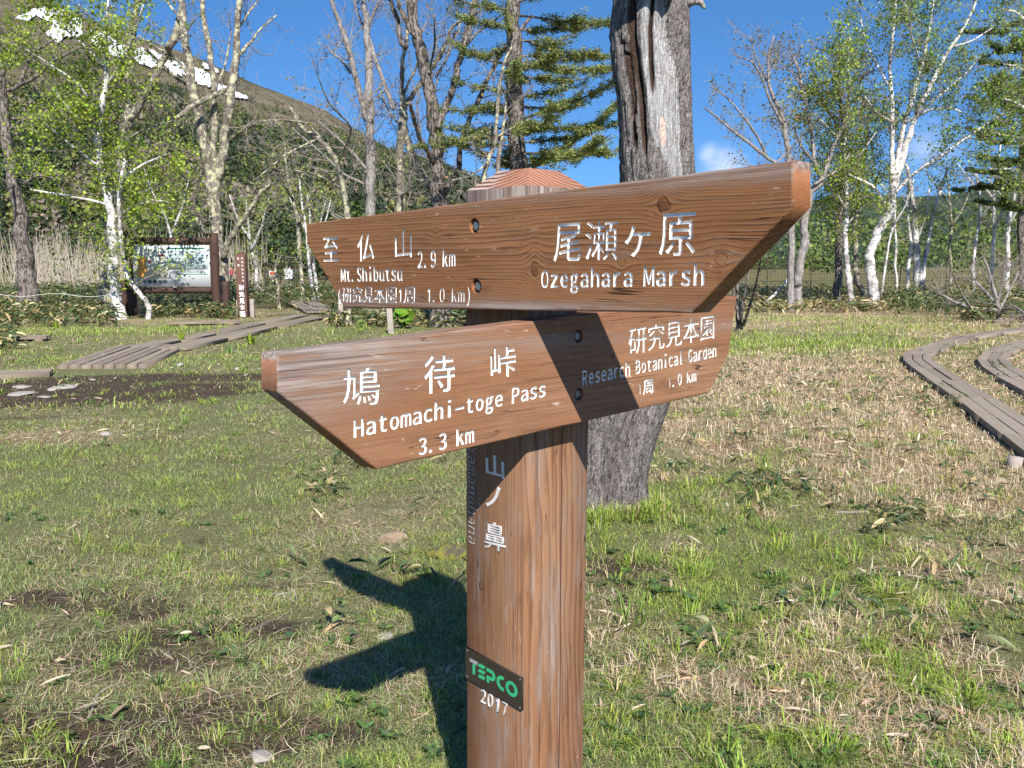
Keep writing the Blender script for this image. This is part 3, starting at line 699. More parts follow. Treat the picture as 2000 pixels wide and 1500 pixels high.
for lab, poly in SNOW:
    rg = np.random.default_rng(len(lab)); pts = []
    for a, c2 in zip(poly, poly[1:] + poly[:1]):
        for u in (0, .25, .5, .75): pts.append((a[0] + (c2[0] - a[0]) * u + rg.normal() * 1.3 * (u > 0), a[1] + (c2[1] - a[1]) * u + rg.normal() * 1.1 * (u > 0)))
    pts = np.array(pts); W3 = np.array([on_mtn(*p) for p in pts]); n_ = 110
    gxp = np.linspace(pts[:, 0].min() - 2, pts[:, 0].max() + 2, n_); gyy = np.linspace(max(R0, W3[:, 1].min() - 30), min(R1, W3[:, 1].max() + 40), n_)
    PXs, YYs = np.meshgrid(gxp, gyy); Zs = mtn_z(PXs, YYs) + 2.6; Xs = np.interp(PXs, mpx, azs) * YYs; P3 = np.stack([Xs, YYs, Zs], -1)
    qx, qy = proj_np(P3); C = np.stack([qx, qy], -1); C = (C[:-1, :-1] + C[1:, 1:]) / 2
    inside = winding(C.reshape(-1, 2), [pts])[0].reshape(n_ - 1, n_ - 1) != 0
    sa = Acc(); sa.addv(P3); iq = (np.arange(n_ - 1)[:, None] * n_ + np.arange(n_ - 1)[None])[inside]
    if len(iq) == 0: continue
    sa.quads(np.stack([iq, iq + 1, iq + n_ + 1, iq + n_], -1)); me_ = sa.mesh('snow', smooth=True)
    bm = bmesh.new(); bm.from_mesh(me_); bmesh.ops.delete(bm, geom=[v for v in bm.verts if not v.link_faces], context='VERTS'); bm.to_mesh(me_); bm.free()
    tag(link('snow', me_, m_snow), kind='structure')
# hills on the right
HR = [(1100, 470), (1400, 432), (1500, 415), (1600, 388), (1690, 374), (1760, 384), (1850, 380), (1930, 366), (2050, 352), (2300, 330), (2700, 360)]
hpx = np.linspace(1100, 2700, 90); hY = np.concatenate([np.linspace(900, 2400, 40), [2700, 3100]])
PX, MY = np.meshgrid(hpx, hY); topz = np.array([at(p, e, 2400.0)[2] for p, e in zip(hpx, np.interp(hpx, [p[0] for p in HR], [p[1] for p in HR]))])
u = (MY - 900) / 1500; MX = np.vectorize(az_of)(hpx)[None, :] * MY
MZ = topz[None, :] * np.where(u <= 1, np.clip(u, 0, 1) ** 1.1, 1 - (u - 1) * .8) + (fbm(MX * .008, MY * .008, 61, 5) - .5) * 50 * np.sin(np.clip(u, 0, 1) * 3.1)
ha = Acc(); ha.addv(np.stack([MX, MY, MZ - 1], -1)); ny, nx = PX.shape
ii = np.arange(ny - 1)[:, None] * nx + np.arange(nx - 1)[None]; ha.quads(np.stack([ii, ii + 1, ii + nx + 1, ii + nx], -1))
m_hill, t, b = mat('hill'); P = t.pos(); a1 = t.noise(P, .015, 6, .7); a2 = t.noise(P, .08, 4, .7)
t.put(b.inputs['Base Color'], t.mixc(t.ss(t.add(t.mul(a1, .5), t.mul(a2, .5)), .4, .6), (.030, .052, .040), (.075, .10, .06))); b.inputs['Roughness'].default_value = 1; b.inputs['Specular IOR Level'].default_value = 0
t.put(b.inputs['Normal'], t.bump(a2, 1.0, 8.0))
tag(ha.build('hills', m_hill, smooth=True), kind='structure')

# ------------------------------------------------------------------ leaves and blades
rngs = np.random.default_rng
def leaf_quads(acc, C, size, rng, cols, aspect=1.6, droop=0.0, updown=1.0):
    """one rhombic leaf per centre"""
    n = len(C)
    if n == 0: return
    a = rng.normal(size=(n, 3)); a[:, 2] = a[:, 2] * updown - droop; a /= np.linalg.norm(a, axis=1)[:, None]
    b_ = np.cross(a, rng.normal(size=(n, 3))); b_ /= np.linalg.norm(b_, axis=1)[:, None]
    s_ = (size * (.6 + .8 * rng.random(n)))[:, None] if np.ndim(size) == 0 else size[:, None]
    V = np.stack([C - a * s_ * .5, C + b_ * s_ * .5 / aspect, C + a * s_ * .5, C - b_ * s_ * .5 / aspect], 1)
    o = acc.addv(V, np.repeat(cols, 4, 0)); acc.quads(o + np.arange(n * 4).reshape(n, 4))
def pick(rng, n, pal, var=.18):
    pal = np.asarray(pal, float); c = pal[rng.integers(0, len(pal), n)]
    return np.clip(c * (1 + var * rng.normal(size=(n, 1))) * (1 + .06 * rng.normal(size=(n, 3))), .004, .9)
def blades(acc, P, h, w, az, bend, cols, rng, flat=False):
    """curved grass blades: 3 levels, tapering"""
    n = len(P); d = np.stack([np.cos(az), np.sin(az), np.zeros(n)], 1); s_ = np.stack([-np.sin(az), np.cos(az), np.zeros(n)], 1)
    tw = rng.normal(size=n) * .5; s_ = s_ * np.cos(tw)[:, None] + d * np.sin(tw)[:, None]
    up = np.array([0, 0, 1.0]); h = h[:, None]; w = w[:, None]; bd = bend[:, None]
    p1 = P + up * h * np.sqrt(np.clip(1 - (bd * .80) ** 2, .02, 1)) * .55 + d * h * bd * .28
    p2 = P + up * h * np.clip(1 - bd * .75, .06, 1) + d * h * bd * .95
    if flat:
        e1 = rng.random((n, 1)) * .16; e2 = rng.normal(size=(n, 1)) * .12 + .10; kink = rng.normal(size=(n, 1)) * .12; sd_ = np.stack([-np.sin(az), np.cos(az), np.zeros(n)], 1)
        p1 = P + d * h * .5 + up * h * e1 + sd_ * h * kink; p2 = P + d * h + up * h * np.abs(e2)
    V = np.stack([P - s_ * w * .5, P + s_ * w * .5, p1 - s_ * w * .42, p1 + s_ * w * .42, p2], 1)
    cc = np.repeat(cols[:, None, :], 5, 1)
    o = acc.addv(V, cc.reshape(-1, 3)); k = o + np.arange(n)[:, None] * 5
    acc.quads(k + np.array([0, 1, 3, 2])); acc.tris(k + np.array([2, 3, 4]))
def lances(acc, P, L, w, az, pitch, droop, cols, edge, rng):
    """broad bamboo leaves: three columns of points, pale edged when edge is paler"""
    n = len(P); u = np.stack([np.cos(az) * np.cos(pitch), np.sin(az) * np.cos(pitch), np.sin(pitch)], 1)
    s_ = np.stack([-np.sin(az), np.cos(az), np.zeros(n)], 1); roll = rng.normal(size=n) * .5
    nn = np.cross(u, s_); s_ = s_ * np.cos(roll)[:, None] + nn * np.sin(roll)[:, None]; fold = np.cross(u, s_) * .16
    rowsV = []; ts = (0, .22, .55, .85, 1.0); ws = (.12, .82, 1.0, .55, .03)
    for tt, ww in zip(ts, ws):
        c = P + u * (L * tt)[:, None] - np.array([0, 0, 1.0]) * (L * droop * tt ** 2)[:, None]
        e = s_ * (w * ww * .5)[:, None]; f = fold * (w * ww)[:, None]
        rowsV.append(np.stack([c - e + f, c, c + e + f], 1))
    V = np.stack(rowsV, 1).reshape(-1, 3); cc = np.stack([edge, cols, edge], 1); cc = np.repeat(cc[:, None], 5, 1).reshape(-1, 3)
    o = acc.addv(V, cc); k = o + np.arange(n)[:, None] * 15
    for r in range(4):
        for q in range(2):
            a = r * 3 + q; acc.quads(k + np.array([a, a + 1, a + 4, a + 3]))
m_leaf = leafmat('leaf', .38); m_grass = leafmat('grass_blade', .34, .55); m_dry = leafmat('dry_leaf', .3, .8); m_sasa = leafmat('bamboo_leaf', .25, .38); m_needle = leafmat('needle', .2, .7)

# ------------------------------------------------------------------ grass
GREEN = [(.285, .385, .075), (.34, .43, .085), (.21, .31, .07), (.38, .42, .13), (.40, .47, .10)]
GREY = [(.255, .345, .135), (.31, .385, .155), (.19, .275, .10), (.35, .39, .16), (.41, .40, .21)]
STRAW = [(.60, .49, .29), (.50, .39, .23), (.66, .55, .36), (.40, .29, .17), (.46, .34, .23)]
def scatter(rng, n, y0, y1, widen=1.12, pad=.5):
    """points on the ground in front of the camera, evenly over the picture rather than the ground"""
    u = rng.random(n); Y = 1 / ((1 - u) / y0 + u / y1)
    X = (rng.random(n) * 2 - 1) * (Y * 1000 / F_PX * widen + pad); return X, Y
r = rngs(101); gA = Acc(); dA = Acc()
BW_KEEP = []            # boardwalk corridors, filled in later by the path builder
def clear_of_paths(X, Y):
    ok = np.ones(len(X), bool)
    for (pl, half) in BW_KEEP:
        for a, c2 in zip(pl, pl[1:]):
            d = c2 - a; L2 = d @ d; tt = np.clip(((X - a[0]) * d[0] + (Y - a[1]) * d[1]) / L2, 0, 1)
            ok &= np.hypot(X - a[0] - tt * d[0], Y - a[1] - tt * d[1]) > half
    return ok
# ------------------------------------------------------------------ plank paths (before the grass, which keeps off them)
m_plank, t, b = mat('weathered_plank'); U = t.uv(); ux, uy, _ = t.xyz(U); tn = t.xyz(t.attr('tint'))
n1 = t.noise(t.vec(t.mul(ux, 1.4), t.mul(uy, 60), t.mul(tn[0], 30)), 1.0, 5, .6); n2 = t.noise(t.pos(), 3, 4); n3 = t.noise(t.vec(t.mul(ux, 6), t.mul(uy, 220), 0), 1, 3)
c = t.mixc(n1, (.155, .122, .092), (.36, .295, .23)); c = t.mixc(t.ss(n3, .55, .75, 0, .6), c, (.085, .065, .055)); c = t.mixc(t.ss(n2, .5, .75, 0, .5), c, (.26, .20, .14))
c = t.mixc(1.0, c, t.attr('tint'), 'MULTIPLY')
t.put(b.inputs['Base Color'], c); b.inputs['Roughness'].default_value = .85; t.put(b.inputs['Normal'], t.bump(t.add(n1, n3), .5, .006))
def offset_line(pl, off):
    out = []
    for i, p in enumerate(pl):
        d1 = pl[i] - pl[i - 1] if i else pl[1] - pl[0]; d2 = pl[i + 1] - pl[i] if i < len(pl) - 1 else d1
        d1 = d1 / np.linalg.norm(d1); d2 = d2 / np.linalg.norm(d2); n1 = np.array([-d1[1], d1[0]]); n2 = np.array([-d2[1], d2[0]])
        m_ = n1 + n2; m_ /= np.linalg.norm(m_); out.append(p + m_ * off / max(.35, m_ @ n1))
    return out
def plank_path(name, pix, width, n, height=.05, thick=.06, lab=None, gap=.014, sleepers=True, z_off=0.0):
    pl = [gflat(*p)[:2] for p in pix]; BW_KEEP.append((pl, width / 2 + .03))
    acc = Acc(); uvs = []; w = (width - gap * (n - 1)) / n; rg = rngs(len(pix) * 7 + n)
    run = np.concatenate([[0], np.cumsum([np.linalg.norm(b_ - a_) for a_, b_ in zip(pl, pl[1:])])])
    for k in range(n):
        o0 = -width / 2 + k * (w + gap); L = offset_line(pl, o0); R = offset_line(pl, o0 + w)
        for i in range(len(pl) - 1):
            seg = max(1, int(round((run[i + 1] - run[i]) / 3.6))); 
            for q in range(seg):
                f0, f1 = q / seg, (q + 1) / seg - (.006 if q < seg - 1 else 0)
                cs = [L[i] + (L[i + 1] - L[i]) * f0, R[i] + (R[i + 1] - R[i]) * f0, R[i] + (R[i + 1] - R[i]) * f1, L[i] + (L[i + 1] - L[i]) * f1]
                dz = rg.normal() * .004; tn = np.array([1, 1, 1]) * (.85 + .35 * rg.random()) * (1, .98 + .04 * rg.random(), .95 + .08 * rg.random())
                zb = [height + z_off + dz + max(0.0, float(zh(*p))) * .5 for p in cs]
                T3 = [np.array([*p, z]) for p, z in zip(cs, zb)]; B3 = [p - np.array([0, 0, thick]) for p in T3]
                # softened upper edge
                cen = sum(T3) / 4
                o = acc.addv(np.array([t_ * 1.0 for t_ in T3]), tn); acc.quads([[o, o + 1, o + 2, o + 3]])
                o2 = acc.addv(np.array(T3), tn); o3 = acc.addv(np.array(B3), tn * .9)
                acc.quads([[o2 + j, o3 + j, o3 + (j + 1) % 4, o2 + (j + 1) % 4] for j in range(4)])
                x0, x1 = run[i] + (run[i + 1] - run[i]) * f0, run[i] + (run[i + 1] - run[i]) * f1; y_ = k * .37 + rg.random()
                vuv = [(x0, y_), (x0, y_ + w), (x1, y_ + w), (x1, y_)]; uvs += vuv + vuv + [(a_, b_ + .03) for a_, b_ in vuv]
    me = acc.mesh(name); uvl = me.uv_layers.new(name='UVMap'); vi = np.zeros(len(me.loops), int); me.loops.foreach_get('vertex_index', vi)
    uvl.data.foreach_set('uv', np.asarray(uvs, np.float32)[vi].ravel())
    o = link(name, me, m_plank); tag(o, kind='structure')
    if sleepers:
        sa = Acc()
        for i in range(len(pl) - 1):
            L = np.linalg.norm(pl[i + 1] - pl[i]); d = (pl[i + 1] - pl[i]) / L
            for s_ in np.arange(.4, L, 1.8):
                c_ = pl[i] + d * s_; M = Matrix.Translation((*c_, 0)) @ Matrix.Rotation(math.atan2(d[1], d[0]), 4, 'Z')
                box(sa, (-.07, -width / 2 - .04, -.08), (.07, width / 2 + .04, height + z_off - thick - .006), (.8, .75, .7), M)
        so2 = sa.build('sleepers', m_plank, o)
    return o
plank_path('boardwalk', [(2150, 965), (2010, 862), (1960, 826), (1905, 785), (1850, 750), (1812, 724), (1792, 708), (1792, 697), (1812, 687), (1845, 675), (1890, 662), (1940, 653), (2000, 646), (2150, 632)], .41, 3)
plank_path('boardwalk', [(2160, 820), (2050, 778), (1985, 745), (1950, 723), (1938, 708), (1950, 692), (1985, 677), (2060, 660), (2200, 642)], .41, 3)
plank_path('boardwalk', [(262, 680), (330, 668), (400, 655), (500, 634), (590, 616)], .52, 3, height=.035)
plank_path('boardwalk', [(335, 684), (420, 665), (520, 642), (612, 624), (720, 608)], .55, 3, height=.05)
plank_path('boardwalk', [(618, 612), (565, 590)], .6, 5, height=.07, sleepers=False)
plank_path('boardwalk', [(645, 607), (606, 592)], .55, 5, height=.06, sleepers=False)
plank_path('boardwalk', [(325, 634), (420, 632), (470, 631)], .35, 2, height=.07)
plank_path('boardwalk', [(-60, 664), (40, 663), (95, 662)], .35, 2, height=.08)
plank_path('boardwalk', [(200, 716), (302, 676)], 1.28, 8, height=.03, gap=.03, thick=.07)
plank_path('boardwalk', [(-40, 736), (100, 730)], .55, 2, height=.05, gap=.01)

def gz(P2): return np.c_[P2, zh(P2[:, 0], P2[:, 1])]
def rnd_pts(rng, n, y0=2.15, y1=34., k=1.0):
    Y = y0 * (y1 / y0) ** (rng.random(n) ** k); X = (rng.random(n) * 2 - 1) * (Y * .573 * 1.10 + .75); return X, Y
SIGN_XY = sign_base[:2]
# short turf
X, Y = rnd_pts(r, 500000); g, s_, d, n_ = maps(X, Y); n2 = fbm(X * 4.5, Y * 4.5, 77, 3); n5 = fbm(X * 2.1, Y * 2.1, 83, 3)
dens = g * (1 - d) ** 1.5 * np.where(X > .03 * Y + .3, .60 + .5 * n2, .95 + .4 * (n2 - .5)) * (1 - .55 * s_) * sstep(.22, .5, n5 * .6 + n2 * .4 + .12) + .10
ok = (r.random(len(X)) < dens) & clear_of_paths(X, Y) & (np.hypot(X - SIGN_XY[0], Y - SIGN_XY[1]) > .15) & (np.hypot((X - TREE_XY[0]), Y - TREE_XY[1]) > .24)
X, Y, g, s_, n2, n5 = (q[ok] for q in (X, Y, g, s_, n2, n5)); n = len(X)
left = sstep(.6, -.4, X - .05 * Y); lush = sstep(.5, .64, n5)
grey = np.clip(left * .8 + sstep(4.0, 2.9, Y) * .55, 0, 1) * (1 - .7 * lush)
cg = pick(r, n, GREEN); cy = pick(r, n, GREY); cs = pick(r, n, STRAW)
isg = r.random(n) < grey; iss = r.random(n) < np.clip(.03 + .70 * s_ + .10 * (n2 < .40), 0, .9)
col = np.where(isg[:, None], cy, cg); col = np.where(iss[:, None], cs, col)
sc = np.clip(Y / 7, .75, 2.6)
h = (.030 + .045 * r.random(n) ** 2 + .045 * lush * r.random(n)) * np.where(iss, .8, 1) * np.where(Y > 9, 1.25, 1)
w = (.0022 + .0022 * r.random(n)) * sc * np.where(isg, .8, 1.15)
az = r.random(n) * 6.283; bend = np.clip(r.normal(size=n) * .25 + np.where(iss, 1.0, .86 + .12 * left), .2, 1.2)
blades(gA, gz(np.c_[X, Y]) - (0, 0, .004), h, w, az, bend, col, r)
# fine matted turf near the camera
X, Y = rnd_pts(r, 220000, 2.15, 9); g, s_, d, n_ = maps(X, Y); n2 = fbm(X * 3.1, Y * 3.1, 79, 3)
ok = (r.random(len(X)) < g * (1 - d) ** 1.3 * np.where(X < .06 * Y + .15, 1, .38) * (.4 + n2)) & (np.hypot(X - SIGN_XY[0], Y - SIGN_XY[1]) > .15) & clear_of_paths(X, Y); X, Y, s_ = X[ok], Y[ok], s_[ok]; n = len(X)
cy = pick(r, n, GREY + GREEN[:2]); cs = pick(r, n, STRAW); iss = r.random(n) < .10 + .5 * s_; cy[iss] = cs[iss]
blades(gA, gz(np.c_[X, Y]) - (0, 0, .003), .022 + .05 * r.random(n), (.0014 + .0016 * r.random(n)) * np.clip(Y / 5, 1, 1.7), r.random(n) * 6.283, np.clip(.9 + .2 * r.normal(size=n), .35, 1.15), cy, r)
# tufts of longer grass
def tufts(N, rng, pal, hh, ww, nb, rad, sel, spread=.66):
    X, Y = rnd_pts(rng, N); g, s_, d, _ = maps(X, Y); k = sel(X, Y, g, s_, d) & clear_of_paths(X, Y) & (np.hypot(X - SIGN_XY[0], Y - SIGN_XY[1]) > .17)
    X, Y = X[k], Y[k]
    for x, y in zip(X, Y):
        m_ = int(nb * (.5 + rng.random())); sz = .6 + .8 * rng.random(); a = rng.random(m_) * 6.283; rr = rad * sz * np.sqrt(rng.random(m_))
        P = np.c_[x + np.cos(a) * rr, y + np.sin(a) * rr]; k2 = max(.8, min(2.2, y / 6))
        pc = pick(rng, m_, [pal[rng.integers(len(pal))]], .16); ds = rng.random(m_) < .12; pc[ds] = pick(rng, ds.sum(), STRAW)
        blades(gA, gz(P), hh * sz * (.5 + .7 * rng.random(m_)), ww * k2 * (.7 + .6 * rng.random(m_)), a + rng.normal(size=m_) * .6, np.clip(spread + .3 * rr / (rad * sz) + rng.normal(size=m_) * .2, .1, 1.1), pc, rng)
LUSH = [(.29, .41, .06), (.35, .46, .07), (.21, .33, .055), (.38, .45, .10)]
r_tree = rngs(55)
for _ in range(150):
    a_ = r_tree.random() * 6.283; q_ = np.array([[TREE_XY[0] + math.cos(a_) * (.24 + .14 * r_tree.random()), TREE_XY[1] + math.sin(a_) * (.20 + .16 * r_tree.random())]]); m_ = 16; P_ = np.repeat(gz(q_), m_, 0) + r_tree.normal(size=(m_, 3)) * (.03, .03, 0)
    blades(gA, P_, .06 + .09 * r_tree.random(m_), .004 + .003 * r_tree.random(m_), r_tree.random(m_) * 6.283, np.clip(.5 + .25 * r_tree.normal(size=m_), .1, 1), pick(r_tree, m_, GREEN + LUSH + STRAW[:2]), r_tree)
tufts(2600, rngs(5), LUSH, .115, .0046, 34, .05, lambda X, Y, g, s, d: (X > .05 * Y + .15) & (np.random.default_rng(1).random(len(X)) < (1.05 - .9 * s) * sstep(.40, .60, fbm(X * 1.6, Y * 1.6, 171, 3)) * 1.3) & (Y < 9))
tufts(1900, rngs(6), LUSH + GREY[:2], .085, .0034, 30, .045, lambda X, Y, g, s, d: (X < .05 * Y + .1) & (np.random.default_rng(2).random(len(X)) < .55) & (Y < 12))
tufts(420, rngs(15), LUSH, .165, .0055, 30, .055, lambda X, Y, g, s, d: (X > .05 * Y + .25) & (Y < 6) & (fbm(X * 1.3, Y * 1.3, 191, 3) > .5), .6)
tufts(160, rngs(7), GREY, .13, .0026, 46, .07, lambda X, Y, g, s, d: (X < 0) & (Y < 6), .75)
tufts(700, rngs(8), LUSH, .16, .008, 16, .12, lambda X, Y, g, s, d: (Y > 9) & (np.random.default_rng(3).random(len(X)) < g))
# the bright strip of meadow grass in front of the birches, and by the ramp
r2 = rngs(9)
for (px, py, rx, ry, N, hh) in ((1540, 668, 2.6, 1.8, 5500, .13), (1750, 640, 2.5, 1.6, 2500, .12), (300, 700, 2.2, .8, 1500, .06), (900, 690, 2.5, 2.0, 4000, .11), (1560, 622, 5, 1.5, 3000, .13), (150, 645, 4.5, 1.8, 4500, .12)):
    c = gflat(px, py); P = np.c_[c[0] + r2.normal(size=N) * rx * .6, c[1] + r2.normal(size=N) * ry * .6]; P = P[clear_of_paths(P[:, 0], P[:, 1])]; N = len(P)
    blades(gA, gz(P), hh * (.5 + .7 * r2.random(N)), .008 + .006 * r2.random(N), r2.random(N) * 6.283, np.clip(.5 + .25 * r2.normal(size=N), .05, 1), pick(r2, N, LUSH[2:3] + GREEN + STRAW[:1], .25), r2)
tag(gA.build('grass', m_grass), kind='stuff', label='short green and grey-green turf with brighter tufts', cat='grass')

# dry straw, dead bamboo leaves and litter
X, Y = rnd_pts(r, 360000, k=.8); g, s_, d, n_ = maps(X, Y); n2 = fbm(X * 5, Y * 5, 99, 3)
ok = (r.random(len(X)) < np.clip((s_ - .12) * 1.25 * (.5 + n2) + .04 + .05 * (n2 > .6), 0, 1) * (1 - .8 * d)) & clear_of_paths(X, Y) & (np.hypot(X - SIGN_XY[0], Y - SIGN_XY[1]) > .16)
X, Y = X[ok], Y[ok]; n = len(X); k2 = np.clip(Y / 6, .8, 2.6)
PINK = [(.68, .55, .40), (.60, .46, .33), (.74, .62, .45), (.42, .30, .20), (.34, .23, .15)]
blades(dA, gz(np.c_[X, Y]) + np.c_[0 * X, 0 * X, .012 * r.random(n)], .05 + .07 * r.random(n), (.0022 + .003 * r.random(n)) * k2, r.random(n) * 6.283, np.clip(.95 + .25 * r.normal(size=n), .25, 1.2), pick(r, n, PINK), r, True)
ok = (s_[ok] > .33) & (X > .02 * Y) & (r.random(n) < .8); X, Y = X[ok], Y[ok]; n = len(X)
blades(dA, gz(np.c_[X, Y]), .045 + .10 * r.random(n) ** 1.5, (.0022 + .003 * r.random(n)) * np.clip(Y / 6, .8, 2.6), r.random(n) * 6.283, np.clip(.8 + .25 * r.normal(size=n), .2, 1.15), pick(r, n, PINK[:3] + STRAW[:3]), r)
X, Y = rnd_pts(r, 34000, k=.75); g, s_, d, n_ = maps(X, Y)
ok = (r.random(len(X)) < np.clip((s_ - .15) * .75 + .012, 0, 1) * np.where((X < .3) & (Y < 7), .35, 1)) & clear_of_paths(X, Y) & (np.hypot(X - SIGN_XY[0], Y - SIGN_XY[1]) > .18); X, Y = X[ok], Y[ok]; n = len(X)
cl = pick(r, n, PINK[:5], .2) * .84
lances(dA, gz(np.c_[X, Y]) + np.c_[0 * X, 0 * X, .012 + .03 * r.random(n)], .04 + .08 * r.random(n), (.009 + .010 * r.random(n)) * np.clip(Y / 8, .8, 1.7), r.random(n) * 6.283, r.normal(size=n) * .3, .25 * r.random(n), cl, np.clip(cl * 1.1, 0, .9), r)
tag(dA.build('dry_litter', m_dry), kind='stuff', label='dry straw and dead bamboo leaves lying over the ground', cat='litter')

# low dwarf bamboo: near sprigs and the knee-high thickets further back
sA = Acc(); r3 = rngs(31)
def sasa_plant(x, y, hgt, nl, L, dead=.1, k=1.0):
    z = float(zh(x, y)); a = r3.random(nl) * 6.283; rr = hgt * .35 * r3.random(nl)
    P = np.c_[x + np.cos(a) * rr, y + np.sin(a) * rr, z + hgt * (.35 + .65 * r3.random(nl))]
    c = pick(r3, nl, [(.050, .085, .028), (.070, .105, .034), (.045, .075, .030), (.10, .13, .045), (.12, .15, .05)]); e = np.clip(c * 1.25, 0, 1); wd = r3.random(nl) < .4; e[wd] = np.clip(c[wd] * 1.6 + .05, 0, .6)
    dd = r3.random(nl) < dead; c[dd] = pick(r3, dd.sum(), [(.44, .35, .18), (.36, .27, .13), (.50, .42, .25)]); e[dd] = c[dd]
    lances(sA, P, L * (.6 + .7 * r3.random(nl)), L * .2 * k * (.7 + .5 * r3.random(nl)), a + r3.normal(size=nl) * .7, r3.normal(size=nl) * .35 + .2, .25 + .3 * r3.random(nl), c, e, r3)
    for q in range(0, nl, 3): tube(sA, [[x, y, z - .02], (np.array([x, y, z]) + P[q]) / 2, P[q]], .0022 * k, 3, False, (.16, .15, .06))
X, Y = rnd_pts(r3, 3300, 2.6, 15, .8); g, s_, d, n_ = maps(X, Y); n2 = fbm(X * 1.7, Y * 1.7, 131, 3)
ok = (r3.random(len(X)) < np.clip((s_ - .1) * 1.1, 0, 1) * sstep(.38, .6, n2) * (Y > 3.3)) & clear_of_paths(X, Y)
for x, y in zip(X[ok], Y[ok]): sasa_plant(x, y, .06 + .08 * r3.random(), r3.integers(2, 5), .11, .22)
for (px, py, m_) in ((640, 960, 8), (600, 930, 4), (700, 905, 8), (820, 1130, 4), (735, 1130, 2), (1190, 975, 3), (1500, 945, 8), (1490, 985, 8), (1560, 960, 8), (1760, 1010, 7), (1720, 1040, 5), (1850, 800, 14), (1800, 770, 12), (1950, 700, 14), (1900, 690, 8), (1600, 760, 8), (1430, 750, 6), (1960, 730, 10), (1680, 790, 8), (1300, 930, 4), (1380, 1280, 2)):
    for q in range(m_):
        p = gp(px + r3.normal() * 26, py + r3.normal() * 12); sasa_plant(p[0], p[1], .06 + .07 * r3.random(), 4, .11, .25)
tag(sA.build('dwarf_bamboo', m_sasa), kind='stuff', label='low dwarf bamboo sprigs with broad dark leaves among the dry litter', cat='dwarf bamboo')
sA = Acc()
def band(x0, x1, ya, yb, N, hgt, dead, L=.24):
    for q in range(N):
        px = x0 + (x1 - x0) * r3.random(); py = ya + (yb - ya) * r3.random(); p = gp(px, py)
        if not clear_of_paths(np.array([p[0]]), np.array([p[1]]))[0]: continue
        sasa_plant(p[0], p[1], hgt * (.6 + .7 * r3.random()), r3.integers(6, 11), L, dead, 1.3)
band(-120, 230, 586, 640, 620, .45, .28); band(-150, 130, 572, 590, 260, .7, .15); band(100, 640, 577, 600, 650, .8, .10); band(290, 480, 600, 622, 300, .4, .25)
band(480, 920, 586, 606, 420, .7, .16); band(640, 960, 604, 640, 420, .35, .30); band(1440, 2150, 577, 592, 480, .6, .30); band(1440, 1760, 592, 612, 260, .3, .6); band(1740, 2150, 592, 616, 500, .55, .12); band(1880, 2150, 612, 632, 240, .4, .2)
band(-200, 30, 600, 690, 160, .25, .3)
tag(sA.build('dwarf_bamboo', m_sasa), kind='stuff', label='knee-high dwarf bamboo thicket under the trees', cat='dwarf bamboo')

# small broad-leaved weeds
wA = Acc(); r4 = rngs(41)
def rosette(x, y, R, nl, pal):
    a = np.arange(nl) / nl * 6.283 + r4.random() * 6; P = np.repeat(np.array([[x, y, float(zh(x, y)) + .012]]), nl, 0); c = pick(r4, nl, pal, .14)
    lances(wA, P, R * (.7 + .5 * r4.random(nl)), R * .42 * (.7 + .5 * r4.random(nl)), a, .35 + .3 * r4.normal(size=nl), .2 * r4.random(nl), c, c * .92, r4)
X, Y = rnd_pts(r4, 2600, 2.2, 7); n2 = fbm(X * 2.4, Y * 2.4, 151, 3); g, s_, d, _ = maps(X, Y)
ok = (sstep(.44, .6, n2) * (1 - s_ * .7) * np.where(X > .25, 1.0, .42) * (Y < 5.5) > r4.random(len(X))) & (np.hypot(X - SIGN_XY[0], Y - SIGN_XY[1]) > .18)
for x, y in zip(X[ok], Y[ok]): rosette(x, y, .028 + .022 * r4.random(), r4.integers(5, 9), [(.085, .155, .040), (.105, .185, .045), (.075, .125, .055)])
tag(wA.build('weeds', m_grass), kind='stuff', label='small broad-leaved weeds in the turf', cat='weeds')
# ------------------------------------------------------------------ bark
def bark(name, kind):
    m, t, b = mat(name); P = t.pos(); px, py, pz = t.xyz(P); wp = t.vec(t.mul(px, 1.0), t.mul(py, 1.0), t.mul(pz, .35)); hp = t.vec(t.mul(px, .25), t.mul(py, .25), pz)
    n1 = t.noise(P, 2.2, 5, .65); n2 = t.ss(t.noise(wp, 16, 5, .75), .3, .7); n3 = t.noise(hp, 22, 4, .7); n4 = t.noise(P, 7, 4, .6)
    if kind == 'birch':
        c = t.mixc(n2, (.56, .53, .50), (.80, .77, .73)); c = t.mixc(t.mul(t.ss(n3, .55, .63), .9), c, (.055, .048, .044)); c = t.mixc(t.mul(t.ss(n1, .48, .62), .75), c, (.17, .145, .13))
    elif kind == 'lichen':
        c = t.mixc(n2, (.085, .072, .062), (.30, .26, .22)); c = t.mixc(t.mul(t.ss(n4, .47, .60), .9), c, (.53, .51, .33)); c = t.mixc(t.mul(t.ss(n1, .52, .66), .75), c, (.075, .062, .052))
    elif kind == 'grey':
        c = t.mixc(n2, (.14, .122, .113), (.40, .365, .34)); c = t.mixc(t.mul(t.ss(n1, .55, .68), .5), c, (.16, .13, .12)); c = t.mixc(t.mul(t.ss(n4, .60, .70), .4), c, (.48, .47, .36))
    elif kind == 'dark':
        c = t.mixc(t.ss(n2, .35, .65), (.055, .045, .038), (.24, .205, .18)); c = t.mixc(t.mul(t.ss(n4, .58, .68), .5), c, (.33, .30, .24))
    else:                                       # twig
        c = t.mixc(n1, (.20, .165, .14), (.40, .35, .30))
    t.put(b.inputs['Base Color'], c); b.inputs['Roughness'].default_value = .9; b.inputs['Specular IOR Level'].default_value = .15
    t.put(b.inputs['Normal'], t.bump(t.add(n2, n4), .7, .02)); return m
